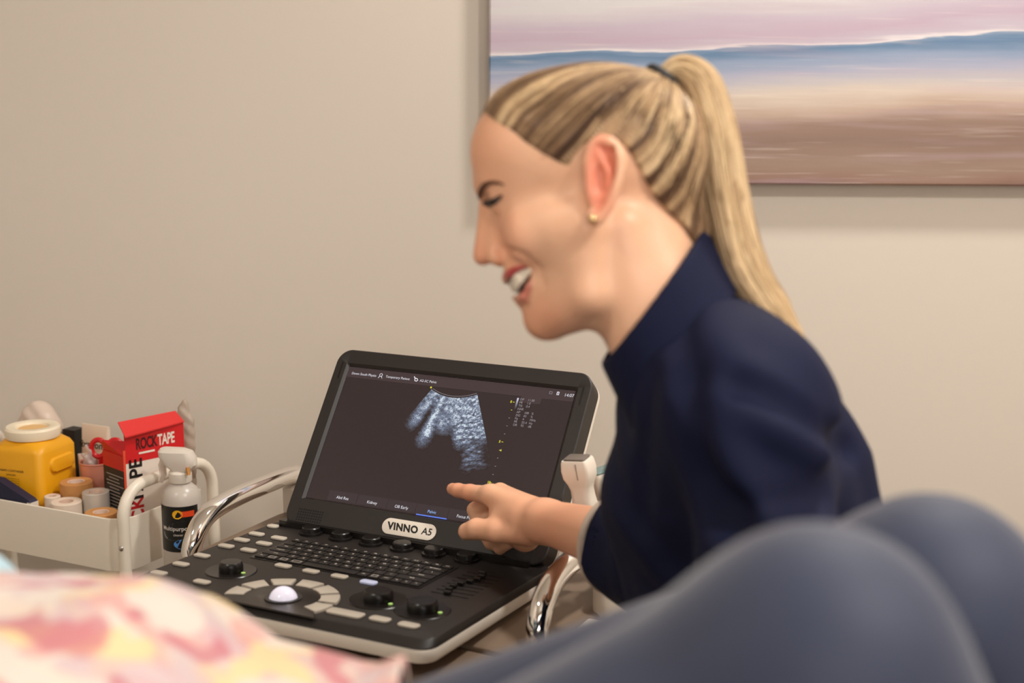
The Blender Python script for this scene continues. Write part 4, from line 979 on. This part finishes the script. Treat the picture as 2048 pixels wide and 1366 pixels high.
tn = tone_at(S, 1)[:, None] + .25 * (RNG.random((NS, 1)) - .5) + 0 * tt[:, :, 0]
st = strands(h2w(P), rad, tn, 'hair_strand', cap, M_HAIR); st['kind'] = 'stuff'
# ponytail
CL = spline([TIE, N(1338, 146, 0), N(1368, 140, 0), N(1404, 172, 0), N(1432, 260, 0), N(1455, 400, 0), N(1488, 530, 2), N(1546, 620, 4), N(1616, 706, 6)], 6)
LR = np.interp(np.linspace(0, 1, len(CL)), np.linspace(0, 1, 9), [15, 20, 30, 38, 40, 42, 44, 36, 5])
pt_core = MB(lambda v: h2w(v) - parent_off(woman)); pt_core.tube(CL, LR * .86, 22, flat=.95, nrm=(0, 0, 1)); 
pony = pt_core.build('ponytail', [M_HAIR], woman, smooth=180)
ca = pony.data.color_attributes.new('Col', 'FLOAT_COLOR', 'POINT'); nv = len(pony.data.vertices)
ang = np.tile(np.arange(22), len(CL)); cc = hair_tone(.45 + .5 * (RNG.random(22)[ang] - .5)); ca.data.foreach_set('color', np.c_[cc, np.ones(nv)].astype(np.float32).ravel())
NS = 1500; k = len(CL); TT = np.gradient(CL, axis=0); TT /= np.linalg.norm(TT, axis=1, keepdims=True); Ub = np.array([0, 0, 1.0]) - TT * TT[:, 2:]; Ub /= np.linalg.norm(Ub, axis=1, keepdims=True); Vb = np.cross(TT, Ub)
th = RNG.random(NS) * 2 * PI; ro = .82 + .2 * RNG.random(NS); wv = RNG.random((NS, 2)) * 6
s_ = np.linspace(0, 1, k)[None]; the = th[:, None] + .25 * np.sin(s_ * 3 + wv[:, :1]); roe = ro[:, None] * (1 + .05 * np.sin(s_ * 9 + wv[:, 1:]))
P = CL[None] + (LR[None] * roe * np.cos(the))[..., None] * Ub[None] + (LR[None] * roe * np.sin(the))[..., None] * Vb[None]
rad = 1.7 * np.interp(s_, [0, .1, .85, 1], [.6, 1, 1, .3]) * np.ones((NS, 1)) * KP
tn = (.74 + .9 * (vnoise(np.c_[th * 4.5, 0 * th, 0 * th], 9) - .5) + .22 * (RNG.random(NS) - .5))[:, None] - .12 * np.clip(1 - s_ * 6, 0, 1)
st = strands(h2w(P), rad, tn, 'ponytail_strand', pony, M_HAIR); st['kind'] = 'stuff'
a = np.arange(25) * 2 * PI / 24; tax = np.array([.62, -.78, 0]); t1 = np.array([.78, .62, 0]); t2 = np.array([0, 0, 1.0])
MB(lambda v: h2w(v) - parent_off(woman)).tube([TIE + np.array([6, -8, 0]) + 31 * (math.cos(x) * t1 + math.sin(x) * t2) for x in a], 14, 10).build('hair_tie', mat('hair_tie_black', rgb(14, 12, 14), .7), woman, smooth=180)

# navy shirt
PN = (RGT * .802 - UPV * .597); P0 = at(1318, 604, 1.2)
CUF = WR_F + (EL_F - WR_F) * .57; CN = dirn(WR_F, EL_F)
FOLDS = []
def fold(p):
    f = .0030 * np.sin(p @ np.array([38., 20., 52.]) + 2.2 * np.sin(p @ np.array([15., -30., 22.])))
    for pts, amp, wd in FOLDS: f = f + amp * np.exp(-(chain(p, pts, [0.0] * len(pts)) / wd) ** 2)
    return f.astype(p.dtype)
def shirt_sdf(p):
    d = torso_sdf(p, .0105)
    d = smin(d, cone(p, SH_F, EL_F, .053, .052), .03)
    sl = cone(p, EL_F, CUF - CN * .02, .056, .0515)
    sl = smin(sl, cone(p, EL_F - UPV * .022, CUF - UPV * .020 + CN * .01, .052, .034), .02)
    d = smin(d, sl, .03)
    d = smin(d, chain(p, [SH_N, EL_N, EL_N + (WR_N - EL_N) * .55], (.054, .050, .046), .02), .045)
    d = d + fold(p)
    d = smax(d, -((p - P0) @ PN), .004)
    cut = CN + .35 * UPV; cut /= np.linalg.norm(cut)
    d = smax(d, np.where((p - WR_F) @ CN < .17, -((p - CUF) @ CN) + .0 * d, -1.0), .003)
    d = smax(d, np.where((p - CUF) @ CN < .035, -(arm_far(p, .0045)), -1.0), .002)
    d = smax(d, np.where((p - P0) @ PN < .016, -(head_sdf(w2h(p)) * KP - .0035), -1.0), .002)
    d = smax(d, -(chain(p, [EL_N, WR_N], (.036, .030))) if False else d, .001)
    return d
def onshirt(pts):
    out = []
    for px, py in pts:
        d = ray(px, py); d = d / np.linalg.norm(d); t = .85
        for _ in range(120):
            h = float(shirt_sdf((CAMP + d * t)[None])[0])
            if h < .0006 or t > 1.7: break
            t += max(h * .7, .0005)
        out.append(CAMP + d * t)
    return out
FOLDS = [(onshirt(a), b, c) for a, b, c in (
    ([(1478, 775), (1530, 792), (1590, 822), (1650, 862), (1700, 900)], .011, .012),
    ([(1490, 830), (1560, 862), (1640, 905)], -.008, .017),
    ([(1372, 770), (1392, 860), (1420, 950), (1452, 1040)], .011, .015),
    ([(1428, 800), (1446, 880), (1480, 960), (1530, 1030)], -.010, .016),
    ([(1300, 760), (1290, 850), (1285, 950), (1280, 1040)], .006, .014),
    ([(1470, 1000), (1560, 1010), (1650, 990)], .007, .014),
    ([(1530, 690), (1600, 745), (1660, 810)], .005, .020))]
def f32(fn): return lambda p: fn(p).astype(np.float32)
V, Fc = sdf_mesh(shirt_sdf, (-.02, .93, .60), (.50, 1.56, 1.30), .0032)
shirt = wobj('shirt', V, Fc, M_NAVY, smooth=180)
def collar_sdf(p):
    q = w2h(p); d = (cone(q, NC0, NC1 + (NC1 - NC0) * .3, 126, 130) - 18) * KP
    d = np.abs(d) - .0028
    s = (p - P0) @ PN
    return smax(smax(d, -(s + .010), .003), s - .044, .003)
V, Fc = sdf_mesh(collar_sdf, (-.02, 1.0, .95), (.35, 1.42, 1.36), .0024)
wobj('collar', V, Fc, M_NAVY, shirt, smooth=180)
# pale lining showing at the cuff
def cuff_ring(r, off):
    x_ = FUP; y_ = np.cross(CN, x_); a = np.arange(33) * 2 * PI / 32
    return [CUF + CN * off + r * (math.cos(t) * x_ + math.sin(t) * y_) for t in a]
MB().tube(np.array(cuff_ring(.0520, .0005)) - parent_off(woman), .0042, 8).build('cuff', mat('cuff_lining', rgb(196, 176, 160), .7), shirt, smooth=180)
# trousers and shoes (below the picture)
M_TROU = mat('trouser_black', rgb(20, 22, 34), .8)
V, Fc = sdf_mesh(lambda p: smax(np.minimum.reduce([smin(ell(p, HIP, (.13, .16, .10)), chain(p, [HIP + np.array([-.02, s * .07, 0]), KNE[i], ANK[i]], (.085, .060, .046), .02), .04) for i, s in enumerate((-1, 1))]), .10 - p[:, 2], .003), (-.2, .95, .05), (.50, 1.45, .75), .006)
wobj('trousers', V, Fc, M_TROU, smooth=180)
for i in range(2):
    V, Fc = sdf_mesh(lambda p: smax(smin(cone(p, ANK[i] + np.array([.035, 0, -.045]), ANK[i] + np.array([-.165, 0, -.055]), .044, .036), cone(p, ANK[i] + np.array([.02, 0, 0]), ANK[i] + np.array([.02, 0, -.04]), .042, .044), .02), .002 - p[:, 2], .003), (-.3, 1.0, -.02), (.2, 1.4, .2), .005)
    wobj('shoe', V, Fc, mat('shoe_white', rgb(220, 216, 210), .5) if i == 0 else bpy.data.materials['shoe_white'], smooth=180)
# stool
stl = tag(empty('stool', (float(HIP[0]), float(HIP[1]), 0)), 'round black rolling stool under the seated woman', 'stool')
MB().lathe([(.165, .42), (.175, .43), (.175, .465), (.165, .478), (.0005, .48)], 40).build('seat', mat('stool_vinyl', rgb(24, 22, 24), .4), stl)
MB().lathe([(.025, .09), (.025, .42)], 20).build('column', M_CHROME, stl)
for i in range(5):
    a = i * 2 * PI / 5; MB().tube([(0.02 * math.cos(a), .02 * math.sin(a), .10), (.22 * math.cos(a), .22 * math.sin(a), .065)], .014, 10).build('base_arm', M_CHROME, stl)
    MB().lathe([(.026, -.01), (.026, .01)], 16, (.22 * math.cos(a), .22 * math.sin(a), .026), axis=0).build('caster', M_BLACK2, stl)

#@@PART4@@
# ------------------------------------------------------------------ treatment table, patient, floral towel
BT = .715
bed = tag(empty('treatment_table', (-.1, .70, 0)), 'padded treatment table the patient lies on, in front of the camera', 'treatment table')
M_VINYL = mat('table_vinyl', rgb(70, 74, 84), .5)
MB().rprism(.42, 0, .63, .30, .05, BT - .07, BT, .015).build('cushion', M_VINYL, bed)
ang = math.radians(16)
def BR(v): c, s = math.cos(ang), math.sin(ang); x = v[:, 0]; z = v[:, 2]; return np.c_[-.215 - (x * c) + z * s * 0 + z * s, v[:, 1], BT + x * s + z * c]
MB(BR).rprism(.42, 0, .415, .30, .05, -.07, 0, .015).build('backrest', M_VINYL, bed)
MB().rprism(.2, 0, .7, .24, .02, BT - .13, BT - .072, .005).build('frame', M_WPLAS, bed)
for x in (-.35, .75):
    MB().rprism(x, 0, .05, .2, .01, .05, BT - .13, .005).build('leg', M_WPLAS, bed)
    MB().rprism(x, 0, .08, .28, .02, .0, .05, .005).build('foot', M_BLACK2, bed)

HPN, HPF = np.array([-.165, .650, .818]), np.array([-.14, .80, .814])
KNN, KNF = np.array([.136, .60, 1.039]), np.array([.232, .75, 1.008])
ANN, ANF = np.array([.345, .60, .765]), np.array([.45, .745, .765])
PSP = [np.array([-.16, .73, .818]), np.array([-.30, .745, .850]), np.array([-.45, .755, .915]), np.array([-.60, .76, .965])]
PNK, PHD = np.array([-.70, .76, 1.01]), np.array([-.82, .76, 1.055])
def legs(p, o=0.0):
    d = chain(p, [HPN, KNN, ANN], (.078 + o, .055 + o, .036 + o), .03)
    cn = KNN * .45 + ANN * .55; d = smin(d, sph(p, KNN * .62 + ANN * .38 - np.array([.02, 0, .016]), .047 + o), .04)
    e = chain(p, [HPF, KNF, ANF], (.084 + o, .055 + o, .036 + o), .03)
    e = smin(e, sph(p, KNF * .62 + ANF * .38 - np.array([.02, 0, .016]), .047 + o), .04)
    return smin(d, e, .01)
def ptorso(p, o=0.0):
    d = chain(p, PSP, (.105 + o, .098 + o, .112 + o, .095 + o), .05)
    for s in (-1, 1): d = smin(d, chain(p, [PSP[2] + np.array([0, s * .05, 0]), PSP[3] + np.array([0, s * .10, -.01])], (.085 + o, .065 + o), .04), .05)
    for s in (-1, 1): d = smin(d, sph(p, np.array([-.43, .755 + s * .06, .965]), .055 + o), .05)
    return d
def parms(p, o=0.0):
    d = None
    for s, sh, el, wr in ((-1, (-.60, .60, .955), (-.42, .50, .80), (-.20, .465, .755)), (1, (-.60, .895, .955), (-.372, .900, .945), (-.50, .80, 1.055))):
        e = chain(p, [np.array(sh), np.array(el), np.array(wr)], (.046 + o, .038 + o, .026 + o), .02); d = e if d is None else np.minimum(d, e)
    return d
def patient_sdf(p):
    d = smin(ptorso(p), legs(p), .05); d = smin(d, parms(p), .03)
    d = smin(d, cone(p, PSP[3], PNK, .06, .05), .04); d = smin(d, cone(p, PNK, PHD, .048, .05), .02)
    hd = ell(p, PHD + np.array([-.04, 0, .01]), (.115, .074, .092)); hd = smin(hd, cone(p, PHD + np.array([.04, 0, .045]), PHD + np.array([.01, 0, .07]), .04, .04), .04)
    hd = smin(hd, cone(p, PHD + np.array([.0, 0, .10]), PHD + np.array([.022, 0, .112]), .011, .012), .012); d = smin(d, hd, .03)
    for s, wr, ax, sd, dp in ((-1, (-.20, .465, .755), (1, 0, 0), (0, 1, 0), (0, 0, -1)), (1, (-.50, .80, 1.055), (-.45, -.89, 0), (-.89, .45, 0), (0, 0, -1))):
        wr, ax, sd, dp = [np.array(v, float) for v in (wr, ax, sd, dp)]; d = smin(d, cone(p, wr, wr + ax * .07 + dp * .005, .026, .026), .015)
        for i in range(4): d = smin(d, cone(p, wr + ax * .08 + sd * (i - 1.5) * .017 + dp * .008, wr + ax * (.145 - abs(i - 1.4) * .012) + sd * (i - 1.5) * .02 + dp * .025, .0095, .007), .006)
        d = smin(d, cone(p, wr + ax * .02 + sd * .02, wr + ax * .075 + sd * .05 + dp * .018, .013, .009), .01)
    for a_ in (ANN, ANF): d = smin(d, cone(p, a_ + np.array([-.01, 0, -.018]), a_ + np.array([.17, 0, -.028]), .033, .022), .02)
    return smax(d, BT + .0005 - p[:, 2], .004)
pat = tag(empty('person', (-.16, .73, BT)), 'patient lying with bent knees in blue-grey leggings in the foreground', 'person')
V, Fc = sdf_mesh(patient_sdf, (-1.02, .40, .70), (.68, 1.02, 1.20), .005)
cskin = np.tile(np.array(rgb(218, 168, 136)[:3]), (len(V), 1)); wobj('body', V, Fc, M_SKIN, pat, smooth=180, colors=cskin)
M_LEG2 = mat('leggings_blue', rgb(45, 51, 71), .62, bump=.15, bscale=1200, sheen=.25, spec=.35)
def leg_sdf(p):
    d = smin(legs(p, .004), sph(p, PSP[0], .109), .05); d = smax(d, p[:, 0] - .33 - .12 * (p[:, 1] > .67), .003); d = smax(d, -.24 - p[:, 0], .003); return smax(d, BT + .0005 - p[:, 2], .004)
V, Fc = sdf_mesh(leg_sdf, (-.30, .48, .70), (.56, .92, 1.15), .0045)
wobj('leggings', V, Fc, M_LEG2, pat, smooth=180)
pshirt_sdf = lambda p: smax(smax(smin(ptorso(p, .006), smax(parms(p, .007), np.where(p[:, 1] > .75, p[:, 2] - .995, p[:, 0] + .46), .003), .03), -.675 - p[:, 0], .003), smax(np.where(p[:, 1] > .84, -1.0, p[:, 0] + .22), BT + .0005 - p[:, 2], .004), .004)
V, Fc = sdf_mesh(pshirt_sdf, (-.72, .42, .70), (-.20, 1.02, 1.12), .005)
wobj('shirt', V, Fc, mat('shirt_pale_blue', rgb(176, 204, 216), .8), pat, smooth=180)
V, Fc = sdf_mesh(lambda p: smax(ell(p, PHD + np.array([-.05, 0, .005]), (.122, .084, .100)), (p[:, 0] - PHD[0]) * .7 + (p[:, 2] - PHD[2]) * .7 - .055, .02), (-1.05, .64, .92), (-.70, .88, 1.2), .005)
wobj('hair', V, Fc, mat('hair_brown', rgb(80, 56, 40), .6), pat, smooth=180)
for s in (-1, 1): MB().sphere(PHD + np.array([-.012, s * .03, .094]) - parent_off(pat), .009, 12, 8).build('eye', M_EYE, pat, smooth=180)
M_LIP = mat('lip', rgb(180, 90, 84), .5)
MB().tube(np.array([PHD + np.array([.047, y, .088 - abs(y) * .35]) for y in np.linspace(-.022, .022, 9)]) - parent_off(pat), .0042, 8).build('lip', M_LIP, pat, smooth=180)

# floral towel over the patient's middle
def floral():
    m = bpy.data.materials.new('floral_cotton'); m.use_nodes = True; nt = m.node_tree; b = nt.nodes['Principled BSDF']; Nn = nt.nodes.new; L = nt.links.new
    b.inputs['Roughness'].default_value = .85; tc = Nn('ShaderNodeTexCoord'); cur = None
    def layer(prev, col, scale, lo, hi, off, fac=1.0, dist=1.2):
        mp = Nn('ShaderNodeMapping'); mp.inputs['Location'].default_value = off; L(tc.outputs['Object'], mp.inputs[0])
        n = Nn('ShaderNodeTexNoise'); n.inputs['Scale'].default_value = scale; n.inputs['Detail'].default_value = 1.2; n.inputs['Distortion'].default_value = dist; L(mp.outputs[0], n.inputs['Vector'])
        r = Nn('ShaderNodeMapRange'); r.inputs['From Min'].default_value = lo; r.inputs['From Max'].default_value = hi; r.inputs['To Max'].default_value = fac; r.clamp = True; L(n.outputs['Fac'], r.inputs['Value'])
        mx = Nn('ShaderNodeMixRGB'); L(r.outputs[0], mx.inputs['Fac'])
        if isinstance(prev, tuple): mx.inputs[1].default_value = prev
        else: L(prev, mx.inputs[1])
        mx.inputs[2].default_value = rgb(*col); return mx.outputs[0]
    c = rgb(206, 194, 184)
    c = layer(c, (212, 192, 176), 15, .52, .57, (0, 0, 0), .7, .5)
    c = layer(c, (222, 192, 134), 18, .55, .60, (3.1, 1.2, 0), .75, .6)
    c = layer(c, (206, 156, 150), 20, .56, .595, (7.7, 2.3, 1), .85, .5)
    c = layer(c, (190, 164, 170), 17, .56, .61, (1.7, 8.3, 2), .7, .6)
    c = layer(c, (182, 106, 116), 25, .59, .64, (5.2, 4.4, 3), .8, .4)
    L(c, b.inputs['Base Color']); return m
NXT, NYT = 96, 80
xs_ = np.linspace(-.56, -.062, NXT); ys_ = np.linspace(.55, .875, NYT); GX, GY = np.meshgrid(np.linspace(0, 1, NXT), ys_, indexing='ij'); XLE = np.interp(GY, [.4, .70, .84, 1], [-.42, -.40, -.285, -.265]); XRE = np.interp(GY, [.4, .66, .715, .76, .86, 1], [-.16, -.145, -.105, -.066, -.066, -.09]); UX_ = GX; GX = XLE + (XRE - XLE) * GX
prof = np.interp(GX, [-.6, -.29, -.225, -.195, -.175, -.150, -.112, -.085, -.070, -.062], [1.025, 1.013, 1.009, .999, .986, .970, .958, .951, .940, .926])
arch = np.interp(np.abs(GY - .735), [0, .06, .11, .15, .19, .23, .27], [0, .003, .014, .036, .085, .16, .22])
arch = arch + .03 * np.clip((UX_ - .93) / .07, 0, 1) ** 2
ZTt = prof - arch + .004 * np.sin(GX * 60 + GY * 25) * np.sin(GY * 48)
pts = np.stack([GX, GY, 0 * GX], -1).reshape(-1, 3)
def topz(fn):
    z = np.full(len(pts), 1.30); 
    for _ in range(70):
        p = pts.copy(); p[:, 2] = z; z = z - np.clip(fn(p), -.05, .05) * .8
    return z.reshape(GX.shape)
bz = topz(lambda p: np.minimum(np.minimum(np.minimum(leg_sdf(p), pshirt_sdf(p)), patient_sdf(p)) - .005, p[:, 2] - BT))
ZTt = np.maximum(ZTt, bz + .014)
for _ in range(6):
    Zp = np.pad(ZTt, 1, mode='edge'); ZTt = np.maximum((Zp[:-2, 1:-1] + Zp[2:, 1:-1] + Zp[1:-1, :-2] + Zp[1:-1, 2:] + 2 * ZTt) / 6, bz + .014)
ZB = np.minimum(ZTt - .010, np.maximum(bz + .004, ZTt - .03))
n_ = NXT * NYT; idx = np.arange(n_).reshape(NXT, NYT)
Vt = np.concatenate([np.stack([GX, GY, ZTt], -1).reshape(-1, 3), np.stack([GX, GY, ZB], -1).reshape(-1, 3)])
Ft = np.concatenate([np.stack([idx[:-1, :-1], idx[1:, :-1], idx[1:, 1:], idx[:-1, 1:]], -1).reshape(-1, 4), np.stack([idx[:-1, 1:], idx[1:, 1:], idx[1:, :-1], idx[:-1, :-1]], -1).reshape(-1, 4) + n_]).tolist()
bd_ = list(idx[:, 0]) + list(idx[-1, 1:]) + list(idx[-2::-1, -1]) + list(idx[0, -2:0:-1])
for i in range(len(bd_)): a, b_ = int(bd_[i]), int(bd_[(i + 1) % len(bd_)]); Ft.append([a, a + n_, b_ + n_, b_])
tw = mesh_obj('towel', Vt - np.array([-.2, .73, BT]), Ft, floral(), None, 180); tw.location = (-.2, .73, BT)
tag(tw, 'white towel with pink and yellow petals draped over the reclining patient', 'towel')
